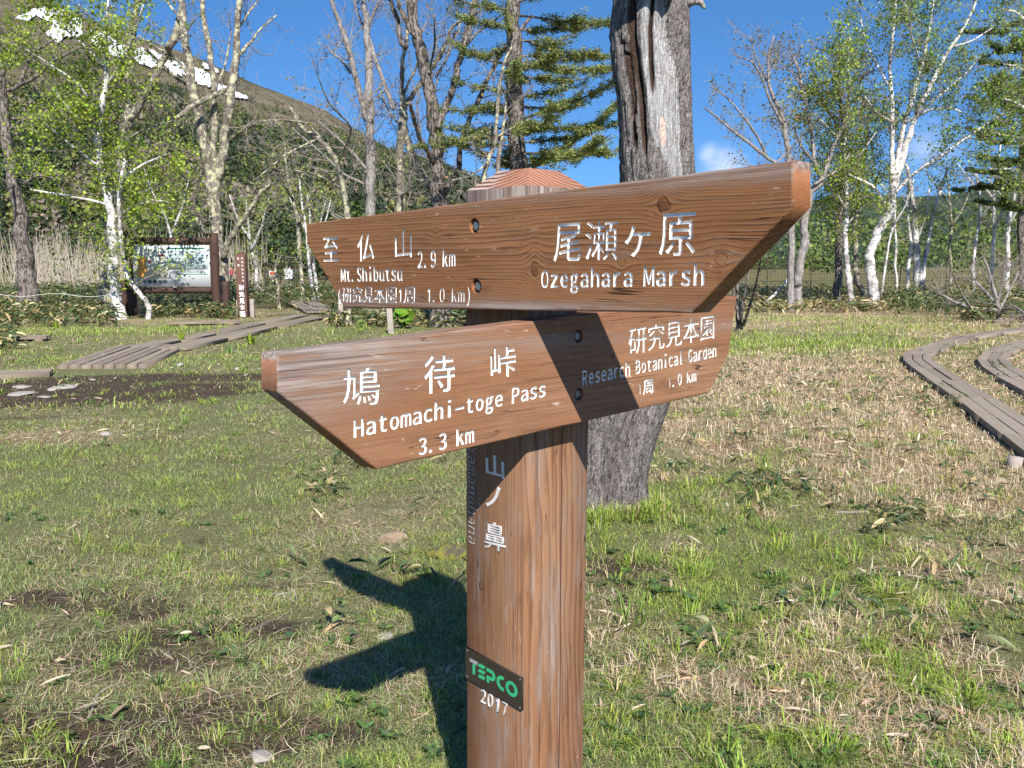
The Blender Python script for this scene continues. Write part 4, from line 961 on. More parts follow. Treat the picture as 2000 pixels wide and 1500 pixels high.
B_ = {k: bark(k + '_bark', k) for k in ('birch', 'lichen', 'grey', 'dark', 'twig')}
FOL = {'bright': [(.24, .34, .035), (.30, .40, .045), (.17, .27, .032), (.35, .42, .07)],
       'mid': [(.17, .26, .045), (.22, .32, .055), (.125, .205, .042), (.27, .34, .075)],
       'olive': [(.22, .21, .075), (.27, .23, .09), (.16, .18, .06), (.27, .19, .09)],
       'bud': [(.20, .17, .09), (.15, .13, .065), (.24, .21, .11), (.13, .14, .06)],
       'dark': [(.028, .052, .022), (.042, .070, .026), (.06, .09, .03)]}
def unit(v): return v / (np.linalg.norm(v) + 1e-9)
class Tree:
    def __init__(s, seed): s.r = rngs(seed); s.wood = Acc(); s.twig = Acc(); s.leaf = Acc(); s.tips = []
    def spread(s, d, ang):
        a = np.cross(d, s.r.normal(size=3)); return unit(unit(d) * math.cos(ang) + unit(a) * math.sin(ang))
    def line(s, p, d, L, up=.12, wob=.25, n=None):
        n = n or max(3, min(8, int(L / .28) + 2)); pts = [np.array(p)]; st = L / (n - 1)
        for i in range(n - 1):
            d = unit(d + s.r.normal(size=3) * wob + np.array([0, 0, up])); pts.append(pts[-1] + d * st)
        return np.array(pts)
    def twigs(s, pts, r0, cfg, lvl=1):
        """side shoots along a limb"""
        L = np.sum(np.linalg.norm(np.diff(pts, axis=0), axis=1)); n = int(L * cfg['dens'] * (.8 + .4 * s.r.random()))
        seg = np.cumsum(np.r_[0, np.linalg.norm(np.diff(pts, axis=0), axis=1)])
        for _ in range(n):
            t_ = L * (cfg.get('start', .25) + (1 - cfg.get('start', .25)) * s.r.random()); i = min(len(pts) - 2, max(0, np.searchsorted(seg, t_) - 1)); f = (t_ - seg[i]) / max(1e-6, seg[i + 1] - seg[i])
            p = pts[i] + (pts[i + 1] - pts[i]) * f; d = pts[i + 1] - pts[i]
            bl = cfg['len'] * (.45 + .75 * s.r.random()) * (1.15 - .6 * t_ / L)
            q = s.line(p, s.spread(d, math.radians(35 + 35 * s.r.random())), bl, cfg.get('up', .12), .22)
            rb = max(.008, min(r0 * .45, .014 * bl ** .8)) * cfg.get('thick', 1); tube(s.twig, q, np.linspace(rb, .004, len(q)), 4, False)
            s.sub(q, cfg)
    def sub(s, q, cfg):
        k = int(cfg['sub'] * (.7 + .6 * s.r.random())); m_ = len(q)
        for _ in range(k):
            i = s.r.integers(max(0, m_ // 4), m_ - 1); d = q[i + 1] - q[i]; L = cfg['len'] * .45 * (.4 + .8 * s.r.random())
            z = s.line(q[i] + d * s.r.random(), s.spread(d, math.radians(25 + 45 * s.r.random())), L, cfg.get('up', .1) * .5 - cfg.get('weep', 0), .3, 4)
            tube(s.twig, z, np.linspace(.0058, .0032, 4) * cfg.get('thick', 1), 3, False); s.leaves(z, cfg)
        s.leaves(q[m_ // 2:], cfg)
    def leaves(s, z, cfg):
        n = s.r.poisson(cfg['leaf']); 
        if n == 0: return
        i = s.r.integers(0, len(z) - 1, n); C = z[i] + (z[i + 1] - z[i]) * s.r.random((n, 1)) + s.r.normal(size=(n, 3)) * cfg.get('cloud', .08)
        leaf_quads(s.leaf, C, cfg['size'], s.r, pick(s.r, n, FOL[cfg['fol']], .28), 1.35, 0, .8)
    def limb(s, pix, Y0, dY, ns=9, foot=False, wob=1.0):
        """a limb through surveyed points (x, y, width) of the photo at depth Y0, leaning dY away along its run"""
        P = []; R = []
        for i, (x, y, w) in enumerate(pix):
            f = i / max(1, len(pix) - 1); Y = Y0 + dY * f; P.append(at(x, y, Y)); R.append(max(.006, w / 2 / F_PX * Y))
        P = np.array(P); R = np.array(R); 
        # refine and roughen
        tt = np.arange(len(P)); k = np.linspace(0, len(P) - 1, (len(P) - 1) * 4 + 1)
        P2 = np.stack([np.interp(k, tt, P[:, j]) for j in range(3)], 1); R2 = np.interp(k, tt, R)
        sm = P2.copy(); sm[1:-1] = (P2[:-2] + 2 * P2[1:-1] + P2[2:]) / 4; P2 = sm
        P2[1:-1] += s.r.normal(size=(len(P2) - 2, 3)) * R2[1:-1, None] * .16 * wob
        if foot:
            z0 = float(zh(P2[0][0], P2[0][1])); P2 = np.vstack([[P2[0][0], P2[0][1], z0 - .25], [P2[0][0], P2[0][1], min(z0 + .02, P2[0][2])], P2[1:]]); R2 = np.r_[R2[0] * 1.6, R2[0] * 1.25, R2[1:]]
        tube(s.wood, P2, R2, ns, True, None, .22, s.r); return P2, R2
def tree(name, label, cat, base, trunk, limbs, cfg, barkk, seed, twigbark='twig', depth=None, extra=None, group=None, leafmat_=None):
    T = Tree(seed); bp = gflat(*base); Y0 = depth or bp[1]; loc = np.array([bp[0], bp[1], float(zh(bp[0], bp[1]))]) if depth is None else np.array([at(base[0], base[1], Y0)[0], Y0, float(zh(at(base[0], base[1], Y0)[0], Y0))])
    root = empty(name, loc, label, cat, group)
    runs = []
    for i, tr_ in enumerate(trunk): runs.append(T.limb(tr_, Y0, 0 if i == 0 else T.r.normal() * .5, 12, foot=(i == 0 or len(tr_) > 2 and abs(tr_[0][1] - base[1]) < 14)))
    for l in limbs: runs.append(T.limb(l, Y0 + T.r.normal() * .1, T.r.normal() * 1.3, 8))
    for P, R in runs[(0 if cfg.get('ontrunk', True) else len(trunk)):]: T.twigs(P, float(R.mean()), cfg)
    if extra: extra(T, Y0)
    T.wood.build('trunk', B_[barkk], root, True, loc)
    if T.twig.n: T.twig.build('branches', B_[twigbark], root, True, loc)
    if T.leaf.n: T.leaf.build('crown', leafmat_ or m_leaf, root, False, loc)
    return root
BARE = dict(dens=3.0, len=1.6, sub=7, leaf=.8, size=.07, fol='bud', up=.10, cloud=.05)
LEAFY = dict(dens=3.2, len=1.7, sub=7, leaf=13.0, size=.09, fol='bright', up=.03, cloud=.11)
# ---- left side
tree('birch', 'dark barked old birch at the left edge with pale crooked side branches', 'tree', (57, 580),
     [[(57, 580, 38), (50, 520, 31), (47, 470, 27), (40, 416, 25), (26, 360, 21), (12, 270, 19), (4, 180, 17), (-6, 80, 13), (-14, -30, 10), (-10, -160, 7)]],
     [[(8, 178, 8), (40, 168, 8), (50, 130, 7), (72, 96, 6), (110, 76, 4)], [(2, 145, 7), (30, 115, 6), (62, 104, 5), (100, 96, 3)], [(42, 165, 7), (75, 148, 6), (100, 120, 5), (135, 104, 4), (170, 88, 3)], [(22, 232, 6), (50, 232, 5), (82, 236, 4), (115, 262, 3)], [(26, 366, 6), (50, 356, 5), (72, 342, 5), (92, 346, 3), (114, 356, 2)], [(28, 360, 5), (10, 372, 4), (-30, 350, 3)], [(0, 140, 8), (-60, 60, 6), (-140, 10, 4)]],
     dict(LEAFY, dens=1.4, leaf=3.0, start=.35), 'dark', 11, depth=30)
tree('birch', 'white leafy birch beside the information board with bright yellow-green leaves', 'tree', (236, 616),
     [[(236, 618, 21), (226, 585, 19), (221, 540, 19), (222, 500, 19), (219, 460, 17), (215, 415, 16), (209, 370, 15), (199, 335, 14), (192, 290, 13), (190, 255, 12), (197, 213, 11), (206, 165, 9), (210, 110, 7), (205, 50, 5), (215, -20, 4), (210, -120, 3)],
      [(289, 617, 9), (292, 603, 10), (279, 580, 9), (262, 560, 9), (248, 538, 9), (241, 505, 9), (236, 470, 8), (234, 438, 8), (232, 400, 8), (236, 350, 7), (244, 310, 6)]],
     [[(192, 270, 6), (165, 240, 5), (140, 220, 4), (110, 180, 3)], [(210, 165, 6), (240, 120, 5), (262, 70, 4), (280, 10, 3)], [(200, 330, 6), (160, 300, 5), (110, 260, 4), (75, 230, 3)], [(213, 400, 6), (170, 390, 5), (120, 380, 4), (60, 370, 3)], [(218, 430, 5), (255, 405, 4), (300, 390, 3), (330, 395, 2)], [(205, 130, 5), (165, 90, 4), (120, 50, 3), (80, 0, 2)], [(236, 350, 5), (280, 320, 4), (330, 300, 3)], [(196, 220, 5), (150, 160, 4), (90, 120, 3), (40, 90, 2)], [(208, 60, 4), (150, 10, 3), (90, -20, 2)], [(230, 380, 4), (270, 380, 3), (310, 360, 2)]],
     dict(LEAFY, dens=3.8, leaf=15), 'birch', 12, depth=26.5)
tree('birch', 'thick grey forked birch behind the white leafy one with a broken stub', 'tree', (207, 590),
     [[(207, 590, 30), (206, 540, 27), (208, 490, 25), (217, 440, 22), (229, 380, 21), (238, 325, 20), (243, 290, 19), (250, 250, 22), (252, 215, 18), (252, 160, 16), (254, 105, 14), (262, 50, 12), (268, 0, 10), (280, -90, 7)]],
     [[(254, 236, 15), (272, 205, 15), (290, 176, 14), (304, 150, 13), (318, 118, 12), (332, 90, 14), (344, 66, 14), (350, 40, 10), (355, 5, 9), (352, -70, 7)], [(330, 96, 12), (327, 88, 8)], [(312, 130, 6), (330, 100, 4), (380, 40, 3)], [(252, 110, 6), (225, 60, 5), (205, 5, 4)], [(246, 270, 6), (280, 255, 5), (318, 240, 4), (345, 235, 3)], [(284, 96, 6), (300, 110, 6), (340, 150, 6), (372, 170, 6)]],
     dict(BARE, dens=1.7, leaf=1.8, fol='bright', size=.10), 'lichen', 13, depth=31)
tree('birch', 'tall lichened birch with three stems behind the right end of the information board', 'tree', (436, 606),
     [[(436, 606, 28), (432, 530, 26), (425, 450, 24), (417, 398, 24), (413, 360, 24), (411, 320, 22), (396, 267, 20), (383, 205, 19), (374, 160, 17), (366, 105, 15), (357, 45, 13), (354, -10, 12), (345, -120, 8)],
      [(416, 372, 16), (417, 300, 14), (418, 240, 13), (418, 187, 12), (414, 120, 11), (401, 55, 10), (395, 0, 9), (385, -110, 6)],
      [(418, 372, 18), (427, 333, 18), (437, 293, 18), (444, 240, 18), (453, 175, 16), (461, 120, 14), (463, 55, 12), (469, 0, 11), (475, -120, 7)]],
     [[(453, 172, 10), (430, 180, 10), (408, 192, 10), (375, 208, 9), (341, 233, 8)], [(446, 276, 9), (462, 264, 7), (480, 250, 6), (500, 240, 4)], [(466, 108, 8), (482, 90, 7), (494, 78, 5), (505, 60, 4), (540, 30, 3)], [(436, 505, 11), (444, 476, 11), (462, 446, 10), (479, 424, 10), (496, 396, 9), (511, 373, 8), (530, 358, 5)], [(404, 457, 9), (385, 428, 8), (366, 404, 7), (352, 382, 6), (342, 366, 4)], [(372, 150, 7), (340, 110, 6), (300, 90, 4), (270, 70, 3)], [(357, 40, 5), (330, 10, 4), (300, -30, 3)], [(462, 60, 5), (490, 20, 4), (520, -20, 3)], [(418, 180, 5), (440, 130, 4), (452, 60, 3)]],
     dict(BARE, dens=2.1, leaf=.8), 'lichen', 14, depth=30.5)
# ---- centre
tree('birch', 'pale grey straight trunk behind the left end of the upper board', 'tree', (728, 622),
     [[(728, 622, 27), (726, 560, 22), (724, 480, 20), (722, 400, 19), (723, 347, 19), (723, 267, 17), (721, 187, 16), (720, 133, 14), (716, 80, 13), (714, 27, 11), (706, -10, 9), (700, -90, 6)]],
     [[(717, 236, 11), (705, 195, 11), (696, 157, 11), (687, 120, 11), (677, 82, 10), (662, 40, 9), (645, 0, 8), (630, -80, 6)], [(720, 72, 7), (732, 112, 8), (745, 149, 8), (759, 187, 9), (768, 214, 8)], [(716, 60, 6), (728, 30, 6), (742, 0, 5), (760, -60, 4)], [(716, 62, 6), (698, 30, 5), (690, -10, 4)], [(684, 142, 6), (668, 118, 5), (650, 105, 4), (640, 92, 3)], [(716, 330, 6), (690, 300, 5), (660, 270, 4), (620, 235, 3)], [(712, 360, 5), (670, 340, 4), (630, 300, 3), (570, 250, 2)]],
     dict(BARE, dens=2.6, len=1.7, leaf=.5, fol='olive', size=.06), 'grey', 15, depth=27)
tree('birch', 'slim leaning birch with lichened bark left of the pale trunk', 'tree', (676, 606),
     [[(680, 612, 12), (684, 500, 11), (680, 430, 11), (676, 400, 10), (668, 360, 10), (660, 320, 9), (640, 290, 9), (622, 270, 8), (590, 252, 8), (578, 228, 8), (566, 210, 6)]],
     [[(628, 272, 5), (600, 240, 5), (560, 235, 4), (520, 235, 3), (480, 245, 2)], [(660, 320, 4), (690, 250, 4), (640, 200, 3), (610, 120, 2)], [(622, 270, 4), (560, 300, 3), (500, 350, 2)], [(670, 370, 4), (620, 340, 3), (560, 330, 2)]],
     dict(BARE, dens=2.6, leaf=.9, fol='olive'), 'lichen', 16, depth=24)
tree('birch', 'pale lichened birch splitting at head height behind the upper board', 'tree', (778, 618),
     [[(778, 620, 18), (778, 500, 17), (780, 420, 16), (783, 360, 16), (780, 290, 15), (787, 240, 17), (788, 208, 14), (784, 173, 9), (786, 120, 8), (792, 90, 7), (800, 30, 5), (800, -60, 4)],
      [(858, 408, 10), (846, 380, 11), (834, 358, 12), (822, 340, 13), (808, 308, 13), (794, 270, 12), (788, 240, 11)]],
     [[(788, 205, 10), (803, 190, 10), (828, 152, 9), (852, 120, 8), (873, 85, 7), (881, 53, 6), (902, 40, 5), (942, 20, 4)], [(787, 190, 6), (798, 160, 5), (815, 130, 5), (818, 100, 3)], [(782, 384, 5), (800, 372, 5), (825, 352, 5)], [(786, 250, 5), (760, 220, 4), (740, 170, 3)], [(873, 85, 4), (900, 60, 3), (890, 10, 3)]],
     dict(BARE, dens=2.6, len=1.6, leaf=.5, fol='bud', size=.06), 'lichen', 17, depth=25)
tree('birch', 'thick dark old birch with many rising forks, left of the post cap', 'tree', (862, 616),
     [[(862, 616, 40), (860, 500, 36), (858, 420, 34), (857, 390, 31), (852, 330, 28), (852, 267, 27), (847, 227, 25), (839, 173, 23), (832, 133, 22), (821, 93, 21), (810, 53, 20), (804, 0, 19), (798, -90, 14)]],
     [[(855, 250, 13), (866, 220, 14), (876, 195, 14), (888, 160, 13), (896, 120, 13), (906, 93, 13), (917, 53, 13), (928, 0, 12), (940, -80, 9)], [(870, 372, 15), (888, 352, 13), (897, 335, 11), (898, 285, 10), (913, 240, 10), (933, 200, 9), (949, 160, 8), (976, 107, 8), (1000, 76, 7), (1040, 30, 5)], [(850, 330, 10), (838, 300, 10), (818, 270, 9), (808, 230, 9), (800, 200, 7)], [(795, 90, 10), (783, 85, 9), (776, 40, 9), (762, 0, 8), (755, -60, 6)], [(818, 80, 9), (802, 61, 9), (785, 25, 8), (776, 0, 7), (770, -60, 5)], [(846, 400, 9), (862, 360, 9), (846, 310, 4)], [(905, 95, 6), (935, 60, 5), (960, 45, 4), (990, 20, 3)], [(852, 150, 5), (875, 110, 4), (890, 60, 3)], [(835, 150, 5), (850, 90, 4), (848, 30, 3)]],
     dict(BARE, dens=2.4, len=1.6, leaf=.8, fol='olive', size=.06), 'dark', 18, depth=23)
tree('birch', 'slim grey sapling close to the left side of the post cap', 'tree', (938, 600),
     [[(938, 606, 11), (940, 430, 10), (944, 345, 10), (955, 310, 9), (968, 280, 8), (971, 220, 7), (975, 170, 6), (985, 120, 5), (1000, 90, 4)], [(966, 606, 9), (970, 400, 9), (972, 330, 9), (976, 290, 8), (985, 240, 6), (990, 180, 4)]],
     [[(950, 320, 4), (920, 345, 3), (885, 352, 2)], [(968, 270, 4), (1000, 250, 3), (1040, 230, 2)]], dict(BARE, dens=2.2, len=1.2, leaf=.8, fol='olive'), 'lichen', 19, depth=21)
def backbirch(label, base, pts, limbs, cfg, seed, depth=None, b='birch'): return tree('birch', label, 'tree', base, [pts] if not isinstance(pts[0], list) else pts, limbs, cfg, b, seed, depth=depth)
RL = dict(LEAFY, fol='mid', dens=3.0, size=.085, leaf=11.0, len=1.9, cloud=.11, up=.02, weep=.06)
# ---- right side
tree('birch', 'grey crooked birch just right of the pointed end of the upper board', 'tree', (1558, 606),
     [[(1558, 606, 21), (1557, 575, 18), (1558, 552, 17), (1561, 508, 16), (1573, 480, 16), (1570, 449, 15), (1574, 412, 15), (1584, 372, 15), (1607, 355, 14)]],
     [[(1607, 356, 8), (1592, 322, 8), (1588, 290, 7), (1587, 262, 7), (1577, 213, 7), (1567, 173, 6), (1559, 133, 5), (1547, 107, 4), (1540, 90, 3)], [(1605, 358, 10), (1614, 325, 10), (1622, 300, 9), (1632, 278, 8), (1649, 237, 7), (1656, 192, 6), (1668, 150, 4)], [(1649, 240, 5), (1668, 225, 4), (1690, 200, 3), (1705, 170, 2)], [(1590, 360, 6), (1620, 342, 6), (1642, 328, 5), (1660, 300, 3)], [(1567, 175, 4), (1555, 150, 3), (1535, 130, 2)], [(1600, 330, 4), (1560, 280, 4), (1550, 240, 3)]],
     dict(RL, fol='olive', leaf=5, dens=3.4, start=.3, ontrunk=False), 'grey', 21, depth=32)
tree('maple', 'nearly bare spreading tree between the dead trunk and the pointed board end', 'tree', (1540, 540),
     [[(1545, 590, 13), (1546, 450, 12), (1542, 340, 11), (1538, 290, 10), (1532, 253, 9), (1524, 213, 8), (1508, 187, 7), (1501, 160, 6), (1500, 110, 4), (1512, 70, 3)]],
     [[(1538, 330, 7), (1500, 310, 7), (1467, 282, 6), (1430, 255, 5), (1400, 228, 4), (1374, 210, 3)], [(1500, 310, 5), (1478, 262, 5), (1450, 225, 4), (1420, 190, 3), (1390, 170, 2)], [(1530, 245, 5), (1505, 200, 5), (1488, 150, 4), (1470, 120, 3), (1430, 105, 2)], [(1500, 160, 4), (1475, 110, 3), (1465, 70, 2)], [(1536, 300, 4), (1500, 330, 3), (1450, 320, 2)]],
     dict(BARE, dens=3.2, len=1.15, leaf=1.4, fol='olive', size=.075, start=.3), 'grey', 22, depth=30)
tree('birch', 'white S-curved birch with several stems fanning into a tall leafy crown', 'tree', (1708, 600),
     [[(1708, 600, 20), (1706, 575, 20), (1705, 552, 19), (1698, 519, 18), (1703, 478, 17), (1719, 445, 17), (1735, 416, 16), (1745, 379, 16), (1748, 347, 15), (1764, 307, 12), (1775, 267, 11), (1788, 227, 10), (1806, 187, 9), (1821, 160, 8), (1840, 120, 7), (1858, 91, 6), (1880, 60, 5), (1905, 10, 4), (1925, -70, 3)]],
     [[(1746, 355, 11), (1752, 318, 10), (1757, 286, 9), (1767, 240, 9), (1778, 205, 8), (1789, 170, 7), (1802, 120, 6), (1815, 60, 5), (1825, -10, 4), (1830, -100, 3)], [(1743, 385, 10), (1741, 320, 9), (1743, 267, 9), (1743, 213, 8), (1740, 173, 7), (1737, 120, 6), (1745, 60, 5), (1750, 0, 4), (1752, -90, 3)], [(1747, 378, 7), (1770, 352, 7), (1795, 333, 6), (1834, 306, 6), (1888, 269, 5), (1930, 240, 4), (1970, 215, 3), (2010, 198, 2)], [(1730, 402, 6), (1716, 376, 6), (1704, 362, 5), (1674, 348, 4), (1650, 338, 3)], [(1741, 175, 5), (1715, 130, 4), (1690, 80, 3), (1680, 30, 2)], [(1790, 225, 5), (1830, 190, 4), (1880, 150, 3), (1915, 110, 2)], [(1768, 240, 5), (1810, 215, 4), (1860, 210, 3), (1900, 230, 2)], [(1745, 240, 5), (1710, 220, 4), (1690, 190, 3)], [(1858, 92, 4), (1900, 80, 3), (1945, 50, 2)], [(1800, 130, 4), (1780, 70, 3), (1770, 10, 2)]],
     dict(RL, dens=4.0, leaf=13.5, start=.2, len=2.1, ontrunk=False), 'birch', 23, depth=32.5)
tree('birch', 'thin white birch left of the S-curved one, leafy from the ground up', 'tree', (1664, 601),
     [[(1664, 601, 11), (1661, 575, 11), (1658, 545, 11), (1654, 515, 10), (1651, 490, 10), (1652, 450, 9), (1653, 410, 9), (1653, 350, 8), (1648, 300, 7), (1652, 240, 6), (1660, 180, 5), (1655, 120, 4), (1660, 70, 3)]],
     [[(1653, 410, 4), (1630, 370, 3), (1610, 340, 2)], [(1652, 330, 4), (1690, 290, 3), (1715, 250, 2)], [(1650, 290, 4), (1620, 250, 3), (1590, 220, 2)], [(1653, 440, 4), (1680, 410, 3), (1700, 390, 2)], [(1655, 200, 4), (1630, 150, 3), (1610, 110, 2)]],
     dict(RL, fol='bright', dens=4.2, leaf=13, start=.2), 'birch', 24, depth=33)
tree('birch', 'straight dark trunk left of the thin white birch', 'tree', (1635, 592),
     [[(1635, 594, 15), (1636, 540, 14), (1638, 471, 13), (1641, 400, 12), (1646, 330, 11), (1652, 260, 9), (1640, 190, 7), (1640, 120, 5)]],
     [[(1642, 380, 5), (1610, 330, 4), (1580, 290, 3)], [(1650, 270, 5), (1620, 220, 4), (1590, 160, 3)], [(1648, 320, 4), (1680, 260, 3), (1700, 200, 2)], [(1645, 200, 4), (1600, 170, 3), (1570, 180, 2)]], dict(RL, dens=4, leaf=14, start=.25), 'dark', 25, depth=35)
tree('birch', 'dark leaning trunk between the thin white birch and the S-curved birch', 'tree', (1690, 585),
     [[(1694, 590, 11), (1685, 570, 11), (1673, 545, 11), (1670, 493, 10), (1669, 440, 9), (1675, 370, 8), (1690, 300, 6), (1696, 230, 4)]],
     [[(1670, 430, 4), (1700, 380, 3), (1720, 330, 2)], [(1676, 360, 4), (1650, 310, 3)]], dict(RL, dens=3.0, start=.35), 'lichen', 26, depth=36)
tree('birch', 'clump of dark and white stems right of the S-curved birch', 'tree', (1796, 562),
     [[(1796, 564, 20), (1793, 520, 15), (1790, 480, 12), (1786, 430, 10), (1780, 370, 8), (1770, 320, 6)], [(1800, 562, 8), (1806, 510, 8), (1812, 480, 7), (1818, 440, 7), (1824, 410, 6), (1838, 370, 5), (1850, 330, 4)], [(1772, 560, 7), (1774, 520, 7), (1780, 480, 6), (1776, 440, 5), (1772, 400, 5), (1775, 350, 4)], [(1752, 560, 5), (1748, 520, 5), (1750, 470, 5), (1745, 420, 4)]],
     [[(1790, 470, 5), (1810, 420, 4), (1815, 370, 3)], [(1784, 420, 4), (1760, 380, 3)]], dict(RL, fol='bright', dens=2.6, leaf=2.4, len=1.5, start=.35), 'birch', 27, depth=44)
for i, (lab, pts, dp, bk) in enumerate([
    ('slender white birch standing near the netting, leftmost of the far right group', [(1935, 560, 8), (1936, 520, 7), (1940, 480, 7), (1942, 440, 6), (1940, 390, 5), (1948, 330, 4), (1955, 280, 3)], 46, 'birch'),
    ('white forked birch left of the dark conifer at the right edge', [(1966, 560, 9), (1967, 520, 9), (1969, 470, 8), (1968, 440, 8), (1975, 410, 7), (1984, 370, 5), (1995, 320, 3)], 45, 'birch'),
    ('thin pale leaning birch behind the bare spreading shrub', [(1903, 560, 6), (1900, 520, 6), (1906, 470, 5), (1914, 430, 5), (1915, 380, 4), (1905, 330, 3)], 47, 'birch'),
    ('thin bare grey sapling rising left of the spreading shrub', [(1856, 575, 6), (1858, 520, 5), (1854, 480, 5), (1860, 440, 4), (1855, 400, 4), (1850, 340, 3)], 46, 'lichen'),
    ('whitish slim sapling just right of the S-curved birch foot', [(1722, 570, 5), (1728, 530, 5), (1735, 480, 4), (1745, 440, 4), (1750, 400, 3)], 42, 'birch')]):
    tree('birch', lab, 'tree', pts[0][:2], [pts], [[pts[3], (pts[3][0] + 25, pts[3][1] - 40, 3), (pts[3][0] + 40, pts[3][1] - 90, 2)], [pts[4], (pts[4][0] - 25, pts[4][1] - 35, 3), (pts[4][0] - 45, pts[4][1] - 60, 2)]], dict(RL, dens=1.8, leaf=1.8, len=1.7, start=.4), bk, 60 + i, depth=dp)
# big leafy boughs reaching in at the right edge belong to a tree that stands outside the frame
tree('birch', 'leafy birch whose boughs reach in at the right edge', 'tree', (2120, 620),
     [[(2120, 620, 26), (2110, 520, 24), (2100, 420, 20), (2085, 330, 17), (2075, 250, 14), (2070, 170, 11), (2075, 80, 8), (2080, -20, 5)]],
     [[(2085, 330, 8), (2040, 290, 6), (1995, 270, 5), (1950, 262, 3)], [(2078, 270, 8), (2030, 230, 6), (1985, 200, 4), (1950, 190, 3)], [(2072, 200, 7), (2030, 160, 5), (1990, 130, 4), (1960, 125, 2)], [(2095, 400, 7), (2050, 360, 5), (1990, 330, 4), (1930, 330, 3)], [(2070, 150, 7), (2020, 60, 6), (1990, 25, 5), (1955, 17, 3)], [(2085, 300, 7), (2150, 230, 5), (2200, 160, 3)]],
     dict(RL, dens=4, leaf=14, start=.35, ontrunk=False), 'birch', 31, depth=29)
# ------------------------------------------------------------------ conifers with flat drooping sprays
def conifer(label, base, depth, trunk, tiers, seed, pal, name='larch', right=None, needle=.055, group=None, dens=1.0):
    T = Tree(seed); r_ = T.r; x0 = at(base[0], base[1], depth); loc = np.array([x0[0], depth, float(zh(x0[0], depth))])
    root = empty(name, loc, label, 'tree', group); P, R = T.limb(trunk, depth, 0, 12, foot=True)
    ztop = P[-1][2]
    for (px, py, L, ang) in tiers:                 # surveyed boughs: start on the trunk at height py, reach L metres towards ang (0 = right, 90 = away)
        p = at(px, py, depth); a = math.radians(ang); d = np.array([math.cos(a), math.sin(a), .10 + .16 * r_.normal()])
        n = 7; pts = [p]
        for i in range(n): d = unit(d + np.array([0, 0, -.07 + .035 * i]) + r_.normal(size=3) * .06); pts.append(pts[-1] + d * L / n)
        pts = np.array(pts); tube(T.twig, pts, np.linspace(.035 * (L / 3) ** .5, .008, n + 1), 5, False)
        nb = int(L * (7 + 9 * r_.random()) * dens)
        for _ in range(nb):
            f = .15 + .85 * r_.random(); k = f * n; i = min(n - 1, int(k)); q = pts[i] + (pts[i + 1] - pts[i]) * (k - i); dd = unit(pts[i + 1] - pts[i])
            side = np.cross(dd, [0, 0, 1.0]) * (1 if r_.random() < .5 else -1); sl_ = (.25 + .55 * r_.random()) * (1.15 - f * .75) * min(1.3, L / 2.6)
            z = T.line(q, unit(side + dd * .9 + np.array([0, 0, .05 + .15 * r_.random()])), sl_, -.03, .12, 4); tube(T.twig, z, np.linspace(.008, .003, 4), 3, False)
            m_ = int(sl_ * 190 * dens) + 4; i2 = r_.integers(0, 3, m_); C = z[i2] + (z[i2 + 1] - z[i2]) * r_.random((m_, 1)) + r_.normal(size=(m_, 3)) * (.05, .05, .045)
            leaf_quads(T.leaf, C, needle * 1.7 * (.6 + .8 * r_.random(m_)), r_, pick(r_, m_, pal, .26), 4.6, .0, .6)
    T.wood.build('trunk', B_['dark'], root, True, loc); T.twig.build('branches', B_['dark'], root, True, loc); T.leaf.build('crown', m_needle, root, False, loc)
    return root
rg = rngs(5)
LP = [(.20, .25, .06), (.15, .205, .055), (.25, .27, .07), (.11, .16, .05), (.24, .21, .07)]
tiers = [(1010, rg.uniform(-20, 330), 1.2 + 1.6 * rg.random(), rg.uniform(0, 360)) for _ in range(9)] + [(1010, 335, 3.2, 8), (1010, 330, 3.0, -40), (1010, 300, 3.3, -12), (1009, 280, 2.4, 40), (1009, 250, 3.0, 5), (1009, 262, 2.6, -70), (1008, 235, 3.2, -5), (1008, 210, 2.0, 30), (1006, 190, 1.8, -15), (1006, 150, 2.0, 10), (1005, 140, 1.7, -50), (1004, 110, 2.2, 15), (1003, 80, 1.5, -20), (1003, 60, 2.1, 25), (1002, 30, 2.7, 5), (1001, 10, 2.3, -30), (1000, -20, 2.6, 0),
         (1009, 320, 1.8, 170), (1008, 285, 1.9, 190), (1008, 250, 1.6, 160), (1007, 205, 1.8, 200), (1006, 180, 1.5, 175), (1005, 130, 1.6, 185), (1004, 95, 1.3, 150), (1003, 50, 1.6, 180), (1001, 20, 1.8, 200), (1000, -30, 2.0, 180), (1008, 300, 2.0, 95), (1006, 200, 2.0, 100), (1003, 90, 1.8, 85), (1006, 170, 1.6, -90), (1003, 70, 1.5, -100), (999, -70, 2.2, 20), (998, -110, 2.0, 160), (998, -140, 1.8, 60)]
conifer('tall dark conifer with drooping sprays behind the post cap', (1012, 600), 22, [(1012, 610, 38), (1011, 480, 36), (1010, 330, 34), (1008, 200, 31), (1004, 90, 28), (1001, 0, 26), (998, -130, 20), (996, -260, 12)], tiers, 41, LP)
tiers = [(1997, y, 1.6 + 1.2 * rg.random(), 180 + rg.normal() * 40) for y in range(60, 420, 22)] + [(1997, y, 1.5 + rg.random(), rg.random() * 360) for y in range(40, 460, 30)]
conifer('dark conifer with level boughs at the right edge', (1996, 562), 40, [(1996, 562, 16), (1996, 450, 15), (1998, 330, 13), (1999, 200, 10), (2000, 80, 6), (2000, 20, 3)], tiers, 42, FOL['dark'] + LP[:2], name='spruce', needle=.09)

